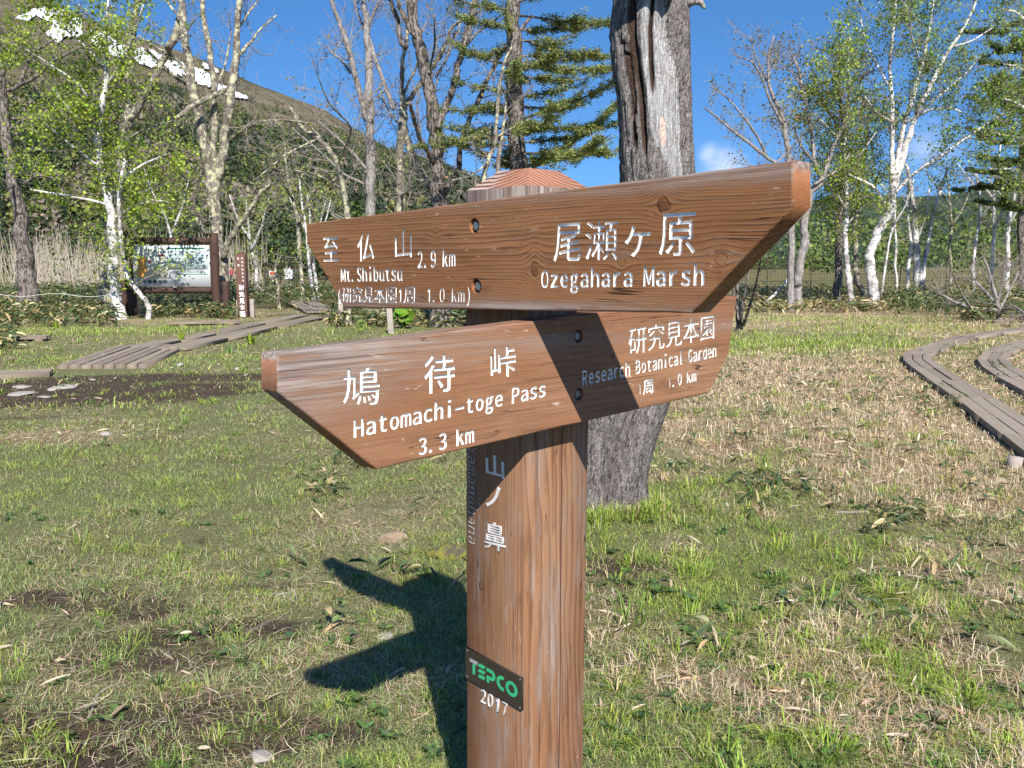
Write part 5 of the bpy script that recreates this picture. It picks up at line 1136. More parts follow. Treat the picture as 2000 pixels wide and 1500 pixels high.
# ------------------------------------------------------------------ the old split trunk behind the post
def split_trunk():
    Yt = float(TREE_XY[1]); loc = np.array([TREE_XY[0], Yt, float(zh(*TREE_XY))]); root = empty('dead_tree', loc, 'thick old split trunk behind the post, half bare silver wood and half grey bark', 'tree')
    py = np.array([1030, 1000, 940, 860, 800, 740, 600, 480, 352, 267, 187, 133, 67, 0, -60, -130, -220, -320])
    lf = np.array([1098, 1102, 1112, 1124, 1132, 1142, 1168, 1196, 1214, 1212, 1208, 1199, 1193, 1200, 1202, 1206, 1208, 1210], float)
    rt = np.array([1262, 1250, 1258, 1284, 1306, 1320, 1336, 1347, 1361, 1357, 1355, 1353, 1350, 1349, 1350, 1352, 1354, 1356], float)
    mid = lf + (rt - lf) * np.array([.5, .5, .5, .52, .55, .58, .64, .70, .74, .73, .72, .70, .62, .58, .56, .55, .55, .55])   # seam between the two stems
    zs = np.array([at(1200, q, Yt)[2] for q in py]); X = lambda c: np.array([at(a, q, Yt)[0] for a, q in zip(c, py)])
    xl, xr, xm = X(lf), X(rt), X(mid)
    NZ, NT_ = 300, 220; z = np.linspace(zs[0] - .1, zs[-1], NZ); o = np.argsort(zs)
    I = lambda a: np.interp(z, zs[o], a[o]); xl, xr, xm = I(xl), I(xr), I(xm)
    th = np.linspace(0, 2 * math.pi, NT_, endpoint=False); A = Acc()
    c1 = (xl + xm) / 2; r1 = (xm - xl) / 2 * 1.06; c2 = (xm + xr) / 2; r2 = (xr - xm) / 2 * 1.06; cc = (xl + xr) / 2
    ct, st = np.cos(th)[None], np.sin(th)[None]
    # radius of the union of two round stems seen from the common axis
    def hit(cx, cy, R):
        bx = ct * cx[:, None] + st * cy; disc = bx ** 2 - (cx[:, None] ** 2 + cy ** 2 - (R[:, None]) ** 2); return np.where(disc > 0, bx + np.sqrt(np.maximum(disc, 0)), 0)
    h1 = hit(c1 - cc, -.015, r1); h2 = hit(c2 - cc, .03, r2); k = 90.0
    rad = np.log(np.exp(k * np.maximum(h1, .02)) + np.exp(k * np.maximum(h2, .02))) / k
    zz = z[:, None] * np.ones_like(th)[None]; tt = th[None] * np.ones_like(z)[:, None]; isl = (h1 > h2).astype(float)
    # coordinates that spiral a little, so ridges twist up the left stem
    u = tt * 3.0 + zz * .75 * isl; nb = (fbm(u * 3.2, zz * 2.2, 201, 5) - .5); ridge = np.abs(fbm(u * 2.2 + 3, zz * .55, 207, 3) - .5) * 2
    fis = np.abs(fbm(u * 7.5, zz * 2.6, 211, 4) - .5) * 2; cr = np.abs(fbm(u * 15, zz * 9, 217, 3) - .5) * 2
    height = sstep(.9, 1.6, zz)
    # front faces the camera at th = -90 deg
    fx = ct * rad / (0.5 * (xr - xl))[:, None]           # -1 .. 1 across the front
    front = sstep(.15, -.3, st * np.ones_like(zz))
    bare = isl * front * sstep(1.95, 2.25, zz + .5 * fx + .10 * nb) * sstep(-.55 - .10, -.25, fx + .35 * (2.3 - zz).clip(-1, 1) + .5 * nb) 
    barev = np.clip(bare, 0, 1)
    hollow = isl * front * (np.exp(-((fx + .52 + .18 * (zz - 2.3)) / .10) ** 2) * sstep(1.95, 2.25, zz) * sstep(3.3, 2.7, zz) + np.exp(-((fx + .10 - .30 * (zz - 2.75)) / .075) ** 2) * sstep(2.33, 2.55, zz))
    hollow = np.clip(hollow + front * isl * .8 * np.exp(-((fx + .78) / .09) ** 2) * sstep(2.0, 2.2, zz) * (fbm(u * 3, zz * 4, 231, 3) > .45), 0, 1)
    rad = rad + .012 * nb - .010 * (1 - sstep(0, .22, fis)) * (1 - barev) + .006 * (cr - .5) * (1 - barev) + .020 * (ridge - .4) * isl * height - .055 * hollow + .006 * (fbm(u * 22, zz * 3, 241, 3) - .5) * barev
    rad = rad * (1 + .24 * np.exp(-np.maximum(zz, 0) / .13) * (1 + .6 * np.sin(tt * 5 + 1)))
    sc = np.ones_like(st); sc = np.where(st < 0, .92, .85)
    V = np.stack([cc[:, None] + ct * rad, Yt + st * rad * sc + .03, zz], -1)
    pale = front * np.exp(-((fx - .05) / .10) ** 2 - ((zz - 2.22) / .09) ** 2)
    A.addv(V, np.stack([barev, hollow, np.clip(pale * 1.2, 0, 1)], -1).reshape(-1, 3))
    i = np.arange(NZ - 1)[:, None] * NT_; j = np.arange(NT_)[None]; kk = (j + 1) % NT_; A.quads(np.stack([i + j, i + kk, i + NT_ + kk, i + NT_ + j], -1))
    oc = A.addv([[cc[-1], Yt + .03, z[-1]]], (0, 0, 0)); jj = np.arange(NT_); A.tris(np.stack([np.full(NT_, oc), (NZ - 1) * NT_ + jj, (NZ - 1) * NT_ + (jj + 1) % NT_], -1))
    m, t, b = mat('old_trunk'); P = t.pos(); at_ = t.xyz(t.attr('tint')); px, py_, pz = t.xyz(P)
    v = t.vec(px, py_, t.mul(pz, .38)); n1 = t.noise(v, 42, 5, .7); n2 = t.noise(P, 9, 5, .65); n3 = t.noise(t.vec(px, py_, t.mul(pz, .06)), 120, 4, .6); wv = t.noise(P, 22, 3); vo = t.voro(t.vec(t.add(px, t.mul(wv, .05)), t.add(py_, t.mul(wv, .03)), t.add(t.mul(pz, .42), t.mul(wv, .04))), 78, 'DISTANCE_TO_EDGE')
    n4 = t.noise(P, 150, 3, .7)
    bk = t.mixc(t.ss(n1, .33, .66), (.085, .074, .068), (.255, .23, .215)); bk = t.mixc(t.ss(n4, .35, .7, 0, .45), bk, (.27, .245, .23)); bk = t.mixc(t.mul(t.ss(vo, .09, .0), .65), bk, (.035, .028, .025)); bk = t.mixc(t.mul(t.ss(n2, .55, .7), .35), bk, (.40, .37, .34)); bk = t.mixc(t.mul(t.ss(n2, .38, .25), .5), bk, (.13, .09, .075))
    cw = t.noise(t.vec(px, py_, t.mul(pz, .14)), 13, 4, .6); crk = t.mul(t.ss(t.m('ABSOLUTE', t.sub(cw, .5)), .016, .002), t.ss(n2, .42, .55)); bk = t.mixc(t.mul(crk, .9), bk, (.022, .017, .014))
    sv = t.mixc(t.ss(n3, .3, .7), (.20, .19, .185), (.50, .485, .475)); sv = t.mixc(t.mul(t.ss(n2, .55, .72), .5), sv, (.42, .31, .25))
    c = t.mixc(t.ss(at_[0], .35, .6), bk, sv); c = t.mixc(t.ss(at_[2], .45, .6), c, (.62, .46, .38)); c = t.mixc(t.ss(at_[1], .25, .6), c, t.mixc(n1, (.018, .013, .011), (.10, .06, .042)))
    t.put(b.inputs['Base Color'], c); b.inputs['Roughness'].default_value = .92; b.inputs['Specular IOR Level'].default_value = .15
    hgt = t.add(t.mul(n1, .8), t.mul(t.ss(vo, 0, .1), .6)); t.put(b.inputs['Normal'], t.bump(t.add(hgt, t.mul(n4, .3)), .75, .014))
    A.build('trunk', m, root, True, loc)
    T = Tree(9); q = T.r
    # stubs and the limbs above the frame that throw shade on the trunk
    for pts, R in (([(.02, -.1, 3.05), (-.05, -.45, 3.25), (-.02, -.9, 3.55), (.05, -1.4, 4.0)], (.10, .08, .06, .03)), ([(.10, -.05, 3.5), (.32, -.5, 3.9), (.5, -.9, 4.5)], (.11, .08, .04)), ([(-.08, .0, 3.8), (-.4, .15, 4.4), (-.8, .3, 5.0)], (.12, .09, .04))):
        tube(T.wood, [np.array([cc[-1], Yt, 0]) + np.array(p) for p in pts], R, 12, True, None, .2, q)
    T.wood.build('limbs', B_['grey'], root, True, loc)
    S_ = Acc(); e = at(1347, 6, Yt); tube(S_, [e + np.array([-.03, .03, .0]), e + np.array([.03, 0, .012]), e + np.array([.062, -.01, .0]), e + np.array([.082, -.02, -.035])], [.028, .024, .02, .008], 8, True, None, .2, q); S_.build('branch_stub', B_['grey'], root, True, loc)
    V_ = Acc()                                      # a dry creeper stem up the right of the foot
    vp = [(1250, 985), (1246, 950), (1243, 915), (1247, 880), (1252, 850), (1262, 815), (1276, 790), (1285, 770)]
    fr_ = []
    for a, q_ in vp: p = at(a, q_, Yt - .30); fr_.append(p)
    ob = root
    return root
split_trunk()

# ------------------------------------------------------------------ forest on the slope and the wood at its foot
def clump_tree(acc, x, y, z, h, w, kind, rng, n, pal):
    f = rng.random(n); zz = (.08 + .92 * f) if kind == 'cone' else (.25 + .75 * f)
    R = w * ((1 - zz) * .95 + .05) if kind == 'cone' else w * np.sqrt(np.clip(1 - ((zz - .6) / .42) ** 2, .03, 1))
    a = rng.random(n) * 6.283; rr = R * (.45 + .6 * np.sqrt(rng.random(n))); C = np.stack([x + np.cos(a) * rr, y + np.sin(a) * rr, z + zz * h], 1)
    leaf_quads(acc, C, (.16 if n < 60 else .10) * h * (.55 + .7 * rng.random(n)) * (1.0 if n < 60 else .75), rng, pick(rng, n, pal, .22), 1.3, .0, .9)
DK = [(.036, .060, .032), (.052, .080, .034), (.030, .048, .028), (.075, .10, .036)]; YG = [(.15, .175, .045), (.115, .145, .04), (.19, .19, .06)]; BR = [(.19, .155, .115), (.23, .19, .145)]
rf = rngs(71); FA = Acc(); cnt = 0
azs = np.vectorize(az_of)(mpx)
for _ in range(9500):
    px = -350 + 1500 * rf.random(); Y = R0 * (R1 * .97 / R0) ** rf.random()
    z = float(mtn_z(np.array([px]), np.array([Y]))[0]); X = az_of(px) * Y; _, py = proj_np(np.array([[X, Y, z]])); py = py[0]
    lim = float(TL(px)) + 50 * (float(fbm(X * .02, Y * .02, 51, 4)) - .5)
    patch = float(fbm(X * .012, Y * .012, 57, 4)) > .57
    if py < lim - 8 and not (patch and rf.random() < .35 and py > lim - 90): continue
    yg = float(fbm(X * .02, Y * .02, 73, 3)) + rf.normal() * .07
    big = 9 + 7 * rf.random(); 
    clump_tree(FA, X, Y, z - 1, big, big * .24 if yg < .56 else big * .38, 'cone' if yg < .56 else 'ball', rf, 26, DK if yg < .52 else (YG if yg < .64 else BR))
tag(FA.build('forest', m_needle), kind='stuff', label='conifer forest covering the lower mountain slope', cat='forest')
FA = Acc()
def wood_band(x0, x1, y0, y1, N, pals, h0, h1, n=150, cone=.5):
    for _ in range(N):
        px = x0 + (x1 - x0) * rf.random(); Y = y0 + (y1 - y0) * rf.random(); X = az_of(px) * Y; h = h0 + (h1 - h0) * rf.random(); k = rf.random() < cone
        clump_tree(FA, X, Y, -.3, h, h * (.22 if k else .36), 'cone' if k else 'ball', rf, n, pals[rf.integers(len(pals))])
wood_band(250, 1250, 150, 240, 190, [DK, DK, YG], 9, 15, 170, .75)
wood_band(-250, 420, 170, 260, 110, [DK, YG, BR], 7, 13, 150, .5)
wood_band(520, 900, 105, 140, 26, [DK, [(.07, .105, .028), (.09, .13, .03)]], 7, 11, 240, .8)
tag(FA.build('woods', m_needle), kind='stuff', label='dark wood at the foot of the mountain beyond the marsh', cat='woods')
FA = Acc(); MG = [(.13, .18, .055), (.17, .22, .06), (.09, .135, .05)]
wood_band(1300, 2350, 150, 260, 120, [MG, DK, YG], 5, 10, 170, .3)
wood_band(1560, 2300, 75, 120, 22, [MG, [(.13, .18, .045), (.10, .15, .04)]], 4, 9, 260, .1)
tag(FA.build('woods', m_needle), kind='stuff', label='mixed wood along the far side of the marsh on the right', cat='woods')
# pale leafless thicket on the left
TH_ = Tree(77); q = TH_.r
for _ in range(1500):
    px = -250 + 800 * q.random(); 
    if px > 330 and q.random() < (px - 330) / 200: continue
    if fbm(px * .012, 3.0, 5, 3) < .36 and q.random() < .6: continue
    Y = 72 + 40 * q.random(); X = az_of(px) * Y; h = (2.2 + 3.4 * q.random()) * (.75 + .5 * float(fbm(px * .02, 7.0, 9, 2))); 
    z = TH_.line(np.array([X, Y, -.1]), np.array([q.normal() * .14, q.normal() * .1, 1.0]), h, .1, .07, 5); tube(TH_.twig, z, np.linspace(.036, .012, 5), 3, False)
    if q.random() < .55:
        zz = TH_.line(z[2], TH_.spread(z[3] - z[2], .5), h * .4, .15, .12, 4); tube(TH_.twig, zz, np.linspace(.018, .008, 4), 3, False)
    if q.random() < .35: leaf_quads(TH_.leaf, z[[1, 2, 2, 3, 3, 4]] + q.normal(size=(6, 3)) * .3, .3, q, pick(q, 6, YG + [(.13, .15, .05)], .2))
m_pale = plain('pale_stem', (.42, .36, .29), .9, 0, .2, 3)
th_o = TH_.twig.build('thicket', m_pale, None, True); tag(th_o, kind='stuff', label='pale leafless thicket of thin stems across the marsh on the left', cat='thicket')
TH_.leaf.build('leaves', m_leaf, th_o)
# ------------------------------------------------------------------ notice board
m_brown = plain('dark_brown_wood', (.062, .034, .025), .75, 0, .35, 25); m_brown2 = plain('faded_brown_wood', (.135, .068, .052), .8, 0, .3, 25)
m_white = plain('white_panel', (.72, .74, .76), .35, 0, .04); m_mapc = plain('map_paper', (.56, .57, .46), .45, 0, .35, 6); m_orange = plain('map_orange', (.62, .30, .06), .45, 0, .25, 12)
m_pgreen = plain('pale_green_panel', (.62, .74, .70), .4, 0, .06); m_dgreen = plain('green_header', (.03, .22, .11), .4); m_ink = plain('grey_print', (.22, .25, .25), .5); m_disc = plain('round_picture', (.05, .06, .07), .4, 0, .5, 40); m_red = plain('red_print', (.55, .05, .03), .5)
YB = 28.6
bb = at(335, 617, YB); bz = float(zh(bb[0], YB)); bloc = np.array([bb[0], YB, bz])
nb = empty('information_board', bloc, 'large wooden information board with a map panel framed by brown logs', 'notice board')
def log(acc, p0, p1, r0, r1=None, n=12, seed=0): tube(acc, np.linspace(p0, p1, 9) + rngs(seed).normal(size=(9, 3)) * .004, np.linspace(r0, r1 or r0, 9), n, True)
def logpart(name, segs, m, parent, loc):
    A = Acc()
    for sg in segs: log(A, *sg)
    return A.build(name, m, parent, True, loc)
for x, yt, w in ((250, 453, 18), (417, 455, 17)):
    p = at(x, yt, YB); r_ = w / 2 / F_PX * YB; logpart('post', [((p[0], YB, bz - .2), (p[0], YB, p[2]), r_)], m_brown, nb, bloc)
for x, yt, w in ((240, 546, 14), (439, 549, 15)):
    p = at(x, yt, YB - .1); r_ = w / 2 / F_PX * YB; logpart('brace_log', [((p[0], YB - .05, bz - .2), (p[0], YB - .05, p[2]), r_ * .95)], m_brown, nb, bloc)
for (xa, ya), (xb, yb), w in (((256, 470), (410, 471), 13), ((262, 567), (413, 567), 12)):
    a, c2 = at(xa, ya, YB - .02), at(xb, yb, YB - .02); logpart('rail', [(a, c2, w / 2 / F_PX * YB)], m_brown, nb, bloc)
pa_, pb_ = at(260.5, 560, YB - .06), at(408, 479.5, YB - .06); PW, PH = pb_[0] - pa_[0], pb_[2] - pa_[2]
def pan(name, x0, y0, x1, y1, m, parent, d, poly=None, t_=.004):
    A = Acc()
    if poly is None: box(A, (pa_[0] + PW * x0, YB - .06 - d - t_, pa_[2] + PH * y0), (pa_[0] + PW * x1, YB - .06 - d, pa_[2] + PH * y1))
    else:
        q = np.array([(pa_[0] + PW * a, pa_[2] + PH * b_) for a, b_ in poly]); V, T = fill2d([q]); o = A.addv(np.c_[V[:, 0], np.full(len(V), YB - .06 - d - t_), V[:, 1]]); A.tris(T + o)
    return A.build(name, m, parent, False, bloc)
panel = pan('panel', 0, 0, 1, 1, m_white, nb, -.03, t_=.03)
mp_ = pan('map', .03, .20, .445, .95, m_mapc, panel, .001)
pan('map_area', 0, 0, 0, 0, m_orange, panel, .005, [(.07, .24), (.12, .22), (.16, .30), (.19, .42), (.17, .56), (.21, .66), (.17, .74), (.10, .72), (.06, .60), (.08, .48), (.05, .36)])
pan('map_label', .345, .74, .425, .78, m_red, panel, .006); pan('map_label', .21, .58, .25, .64, m_red, panel, .006)
pan('text_panel', .455, .42, .975, .90, m_pgreen, panel, .001); pan('header', .455, .915, .935, .955, m_dgreen, panel, .001); pan('divider', .53, .295, .965, .315, m_dgreen, panel, .001)
A = Acc()
for k in range(13):
    y = .445 + k * .034; box(A, (pa_[0] + PW * .475, YB - .072, pa_[2] + PH * y), (pa_[0] + PW * (.90 + .05 * ((k * 7) % 3) / 2), YB - .0665, pa_[2] + PH * (y + .012)))
for k in range(4):
    y = .34 + k * .022; box(A, (pa_[0] + PW * .50, YB - .067, pa_[2] + PH * y), (pa_[0] + PW * .93, YB - .0615, pa_[2] + PH * (y + .009)))
A.build('text_lines', m_ink, panel, False, bloc)
for k in range(6):
    pan('round_picture', 0, 0, 0, 0, m_disc, panel, .002, [(.085 + .066 * k + .026 * math.cos(a), .125 + .048 * math.sin(a)) for a in np.linspace(0, 6.2, 18)])

# ------------------------------------------------------------------ carved pillar sign
YP = 27.6; pp = at(476, 617, YP); ploc = np.array([pp[0], YP, float(zh(pp[0], YP))]); ps = empty('pillar_sign', ploc, 'narrow brown wooden pillar with white vertical lettering right of the information board', 'sign')
pt_ = at(476, 494, YP)[2]; hw = 18.5 / 2 / F_PX * YP; A = Acc(); box(A, (pp[0] - hw, YP - hw, ploc[2] - .2), (pp[0] + hw, YP + hw, pt_ - .05), bev=.012)
o = A.addv([(pp[0] - hw, YP - hw, pt_ - .05), (pp[0] + hw, YP - hw, pt_ - .05), (pp[0] + hw, YP + hw, pt_ - .05), (pp[0] - hw, YP + hw, pt_ - .05), (pp[0], YP, pt_ + .03)]); A.tris(o + np.array([[0, 1, 4], [1, 2, 4], [2, 3, 4], [3, 0, 4]]))
pil = A.build('pillar', m_brown2, ps, False, ploc)
def vtext(chars, xc, ztop, sz, step, fat):
    out = []
    for k, ch in enumerate(chars): out += place_text(ch, (xc - sz / 2, ztop - step * k - sz), (xc + sz / 2, ztop - step * k - sz), (xc - sz / 2, ztop - step * k), fat)
    return out
H_ = pt_ - ploc[2]
tp = vtext('研究見本園', pp[0] + .01, ploc[2] + H_ * .505, .165, .200, .03) + vtext('特別天然記念物', pp[0] + .065, ploc[2] + H_ * .93, .062, .112, .01) + vtext('尾瀬', pp[0] - .055, ploc[2] + H_ * .93, .075, .20, .0)
V, T = fill2d(tp); A = Acc(); o = A.addv(np.c_[V[:, 0], np.full(len(V), YP - hw - .004), V[:, 1]]); A.tris(T + o); A.build('lettering', m_paint, pil, False, ploc)
m_stake = plain('grey_stake_wood', (.34, .29, .25), .9, 0, .35, 12)
for x0, x1, yt in ((462, 468, 586), (488.5, 496, 584)):
    a, b_ = at(x0, yt, YP), at(x1, yt, YP); A = Acc(); box(A, (a[0], YP - .06, ploc[2] - .2), (b_[0], YP + .06, a[2]), bev=.008); A.build('side_stake', m_stake, ps, False, ploc)

# ------------------------------------------------------------------ gate with small notices
m_iron = plain('dark_iron', (.045, .040, .032), .6, .4); YG_ = 50.0
gl = at(547, 572, YG_); gloc = np.array([gl[0], YG_, float(zh(gl[0], YG_))]); gt = empty('gate', gloc, 'dark metal gate frame with small notices at the far end of the left boardwalk', 'gate')
for x, yt in ((517, 513), (577.5, 500)):
    p = at(x, yt, YG_); A = Acc(); box(A, (p[0] - .035, YG_ - .035, gloc[2] - .2), (p[0] + .035, YG_ + .035, p[2])); A.build('post', m_iron, gt, False, gloc)
A = Acc()
for y in (514, 519, 544.5):
    a, b_ = at(518.3, y, YG_), at(576.2, y, YG_); box(A, (a[0] + .02, YG_ - .02, a[2] - .02), (b_[0] - .02, YG_ + .02, a[2] + .02))
for x in (520.5, 546.5, 574):
    a, b_ = at(x, 519, YG_), at(x, 569, YG_); box(A, (a[0] - .02, YG_ - .024, b_[2]), (a[0] + .02, YG_ + .016, a[2] - .024))
A.build('frame', m_iron, gt, False, gloc)
A = Acc()
for k in range(1, 14):
    a, b_ = at(520 + k * 4, 520, YG_), at(520 + k * 4, 569, YG_); tube(A, [b_ + np.array([0, .03, 0]), a + np.array([0, .03, 0])], .004, 3)
for k in range(10): a, b_ = at(520, 522 + k * 5, YG_), at(576, 522 + k * 5, YG_); tube(A, [a + np.array([0, .034, 0]), b_ + np.array([0, .034, 0])], .004, 3)
A.build('wire_mesh', m_iron, gt, False, gloc)
m_signred = plain('orange_red_notice', (.75, .13, .05), .5)
def notice(x0, y0, x1, y1, m, lab, inner=None):
    a, b_ = at(x0, y1, YG_ - .05), at(x1, y0, YG_ - .05); A = Acc(); box(A, (a[0], YG_ - .065, a[2]), (b_[0], YG_ - .05, b_[2]), bev=.004); o = A.build('notice', m, gt, False, gloc); o['label'] = lab
    A = Acc(); dx, dz = (b_[0] - a[0]), (b_[2] - a[2])
    if inner is not None: box(A, (a[0] + dx * .1, YG_ - .070, a[2] + dz * .14), (b_[0] - dx * .1, YG_ - .0655, b_[2] - dz * .14)); A.build('notice_face', inner, o, False, gloc)
    else:
        for k in range(3): box(A, (a[0] + dx * .15, YG_ - .069, a[2] + dz * (.3 + .2 * k)), (b_[0] - dx * .15, YG_ - .0655, a[2] + dz * (.36 + .2 * k)))
        A.build('text_lines', m_ink, o, False, gloc)
notice(526, 529, 540, 538.7, m_white, 'orange red notice with a white border', m_signred); notice(555.8, 525.3, 566.3, 532.3, m_white, 'small white notice'); notice(556, 534.8, 570.6, 544.6, m_white, 'larger white notice')

# ------------------------------------------------------------------ stakes, cones, rope, netting
for (x, yt, yb, w, lab, lean) in ((666.5, 588, 631, 9, 'weathered grey stake under the left tip of the upper board', 0), (764, 596, 652, 11, 'pale sunlit stake leaning between the two boards', -.05), (870.5, 590, 632, 8, 'short grey stake close to the left side of the signpost', 0)):
    b_ = gp(x, yb); Y = b_[1]; tp_ = at(x, yt, Y); A = Acc(); M = Matrix.Translation(Vector(b_)) @ Matrix.Rotation(lean, 4, 'Y'); w2 = w / 2 / F_PX * Y
    box(A, (-w2, -w2 * .7, -.15), (w2, w2 * .7, tp_[2] - b_[2]), None, M, .008); o = A.build('stake', m_stake, None, False, b_); o.location = Vector(b_); tag(o, lab, 'stake', 'wooden stakes behind the signpost')
m_cone = plain('cone_orange', (.60, .09, .045), .5)
for (x, yt, yb, lab) in ((503, 549, 562, 'orange cone left of the metal gate'), (588, 549, 562, 'orange cone right of the metal gate')):
    Y = 58.0; b_ = at(x, yb, Y); z0 = float(zh(b_[0], Y)); A = Acc(); h = at(x, yt, Y)[2] - z0 if True else .7; tube(A, [(b_[0], Y, z0 + .03), (b_[0], Y, z0 + h)], [.17, .035], 14); box(A, (b_[0] - .2, Y - .2, z0), (b_[0] + .2, Y + .2, z0 + .032)); o = A.build('traffic_cone', m_cone, None, False, (b_[0], Y, z0)); o.location = (b_[0], Y, z0); tag(o, lab, 'cone', 'orange cones by the gate')
m_rope = plain('pale_rope', (.62, .60, .55), .8)
A = Acc(); a, b_ = at(-150, 573, 30.5), at(245, 573.5, 28.0); n = 24; P = np.linspace(a, b_, n); P[:, 2] -= .10 * np.sin(np.linspace(0, 3.14 * 3, n)) ** 2; tube(A, P, .009, 6); o = A.build('rope', m_rope, None, True, a); o.location = Vector(a); tag(o, 'thin pale rope strung low between the trees on the left', 'rope')
yn = 47.0; xs = [1420, 1500, 1585, 1670, 1760, 1850, 1940, 2040, 2150]; nl = at(1700, 590, yn); nloc = np.array([nl[0], yn, float(zh(nl[0], yn))]); nf = empty('net_fence', nloc, 'low dark netting fence on thin posts behind the birches on the right', 'fence')
for x in xs:
    p = at(x, 505 + 6 * math.sin(x), yn); A = Acc(); tube(A, [(p[0], yn, nloc[2] - .1), (p[0], yn, p[2])], .022, 6); A.build('post', m_brown, nf, True, nloc)
A = Acc(); x0, x1 = at(1420, 500, yn)[0], at(2150, 500, yn)[0]; zt = at(1700, 510, yn)[2]
for z in np.arange(nloc[2] + .1, zt, .16): tube(A, [(x0, yn + .03, z), (x1, yn + .03, z)], .0045, 3)
for x in np.arange(x0, x1, .16): tube(A, [(x, yn + .036, nloc[2]), (x, yn + .036, zt)], .0045, 3)
A.build('netting', m_iron, nf, False, nloc)

# ------------------------------------------------------------------ stones, sticks, plants
m_stone, t, b = mat('stone'); P = t.obj(); n1 = t.noise(P, 14, 5, .65); n2 = t.noise(P, 120, 3, .6); c = t.mixc(n1, (.20, .18, .155), (.42, .385, .34)); c = t.mixc(t.ss(n2, .55, .75, 0, .5), c, (.17, .15, .13)); t.put(b.inputs['Base Color'], c); b.inputs['Roughness'].default_value = .9; t.put(b.inputs['Normal'], t.bump(t.add(n1, n2), .5, .01))
m_tan = plain('tan_stone', (.27, .20, .135), .95, 0, .35, 20)
m_moss, t, b = mat('mossy_stone'); P = t.obj(); n1 = t.noise(P, 18, 5, .65); n2 = t.noise(P, 160, 3, .6); t.put(b.inputs['Base Color'], t.mixc(t.ss(n1, .4, .6), t.mixc(n2, (.12, .12, .02), (.30, .27, .05)), (.10, .085, .06))); b.inputs['Roughness'].default_value = 1; t.put(b.inputs['Normal'], t.bump(t.add(n1, n2), 1, .01))
def stone(px, py, wpx, flat, lab, m=m_stone, seed=0, grp=None, asp=.75, sink=.3):
    c_ = gp(px, py); R = wpx / 2 / F_PX * c_[1]; bm = bmesh.new(); bmesh.ops.create_icosphere(bm, subdivisions=4, radius=1); V = np.array([v.co[:] for v in bm.verts]); q = rngs(seed + 900)
    for _ in range(7):
        n_ = unit(q.normal(size=3)); k = .55 + .4 * q.random(); d = V @ n_; V = V - np.maximum(d - k, 0)[:, None] * n_
    V *= 1 + .10 * (fbm(V[:, 0] * 3 + V[:, 2] * 2 + seed, V[:, 1] * 3 - V[:, 2], 301 + seed, 4) - .5)[:, None]
    V *= (R * 1.08, R * asp * 1.1, R * flat); ca, sa_ = math.cos(q.normal() * .4), math.sin(q.normal() * .4)
    for v, p in zip(bm.verts, V): v.co = p
    me = bpy.data.meshes.new('stone'); bm.to_mesh(me); bm.free(); me.polygons.foreach_set('use_smooth', np.ones(len(me.polygons), bool))
    o = link('stone', me, m); o.location = Vector(c_ + np.array([0, R * asp * .3, R * flat * (1 - sink * 2)])); o.rotation_euler = (0, 0, q.normal() * .35); tag(o, lab, 'stone', grp)
GP = 'stones in the bare earth by the ramp'
stone(206, 851, 27, .45, 'small white stone lying in the turf below the bare earth patch', seed=1)
stone(506, 1488, 54, .5, 'pale angular stone at the foot of the picture left of the signpost', seed=2)
stone(122, 760, 46, .28, 'flat pale stone, largest of those right of the plank slab', seed=3, grp=GP); stone(101, 763, 20, .4, 'brownish lump of stone touching the flat pale one', seed=4, grp=GP); stone(40, 773, 52, .22, 'long flat stone nearest the left edge in the bare earth', seed=5, grp=GP)
stone(40, 758, 34, .25, 'low stone behind the long flat one', seed=6, grp=GP); stone(84, 777, 30, .18, 'thin sunken stone in front of the bare earth', seed=7, grp=GP); stone(180, 743, 12, .4, 'pebble at the foot of the plank ramp', seed=8, grp=GP); stone(131, 741, 9, .4, 'tiny pebble left of the ramp foot', seed=9, grp=GP); stone(464, 722, 13, .5, 'pale pebble below the iris shoots', seed=10); stone(350, 716, 16, .7, 'grey clod of stone right of the ramp foot', seed=14)
stone(872, 1088, 88, .42, 'mossy yellow-green stone behind the signpost at its left side', m_moss, 11, asp=.6); stone(766, 1058, 58, .45, 'low tan rock above the shadow of the signpost', m_tan, seed=12, asp=.6); stone(752, 1247, 34, .45, 'grey stone at the edge of the signpost shadow', seed=13)
m_stick = plain('dry_stick', (.27, .23, .20), .9, 0, .35, 40)
def stick(name, pts, w, lab, m=m_stick, cat='stick', lift=.6):
    P = np.array([gp(*p) for p in pts]); R = w / 2 / F_PX * P[:, 1]; P[:, 2] += R * lift; k = np.linspace(0, len(P) - 1, (len(P) - 1) * 4 + 1); P2 = np.stack([np.interp(k, np.arange(len(P)), P[:, j]) for j in range(3)], 1); A = Acc(); tube(A, P2, np.interp(k, np.arange(len(P)), R) * np.linspace(1, .6, len(k)), 8, True, None, .3, rngs(int(w * 10)))
    o = A.build(name, m, None, True, P2[0]); o.location = Vector(P2[0]); tag(o, lab, cat)
stick('stick', [(172, 1408), (182, 1385), (190, 1360), (205, 1348), (238, 1333)], 8, 'crooked grey stick on bare soil at the lower left')
stick('stick', [(456, 1157), (490, 1164), (530, 1163), (565, 1160)], 7, 'thin pale stick lying in the turf left of the signpost shadow')
stick('tree_root', [(478, 1240), (520, 1218), (570, 1202), (612, 1188), (650, 1180)], 12, 'brown root breaking the surface above the lower shadow arm', plain('root_bark', (.12, .09, .075), .9, 0, .3, 30), 'root', .1)
stick('stick', [(1515, 730), (1545, 737), (1580, 733)], 6, 'short dark stick in the pale litter below the lower board'); stick('stick', [(1632, 1003), (1665, 1003), (1700, 1001)], 7, 'grey stick lying among dry leaves on the right')
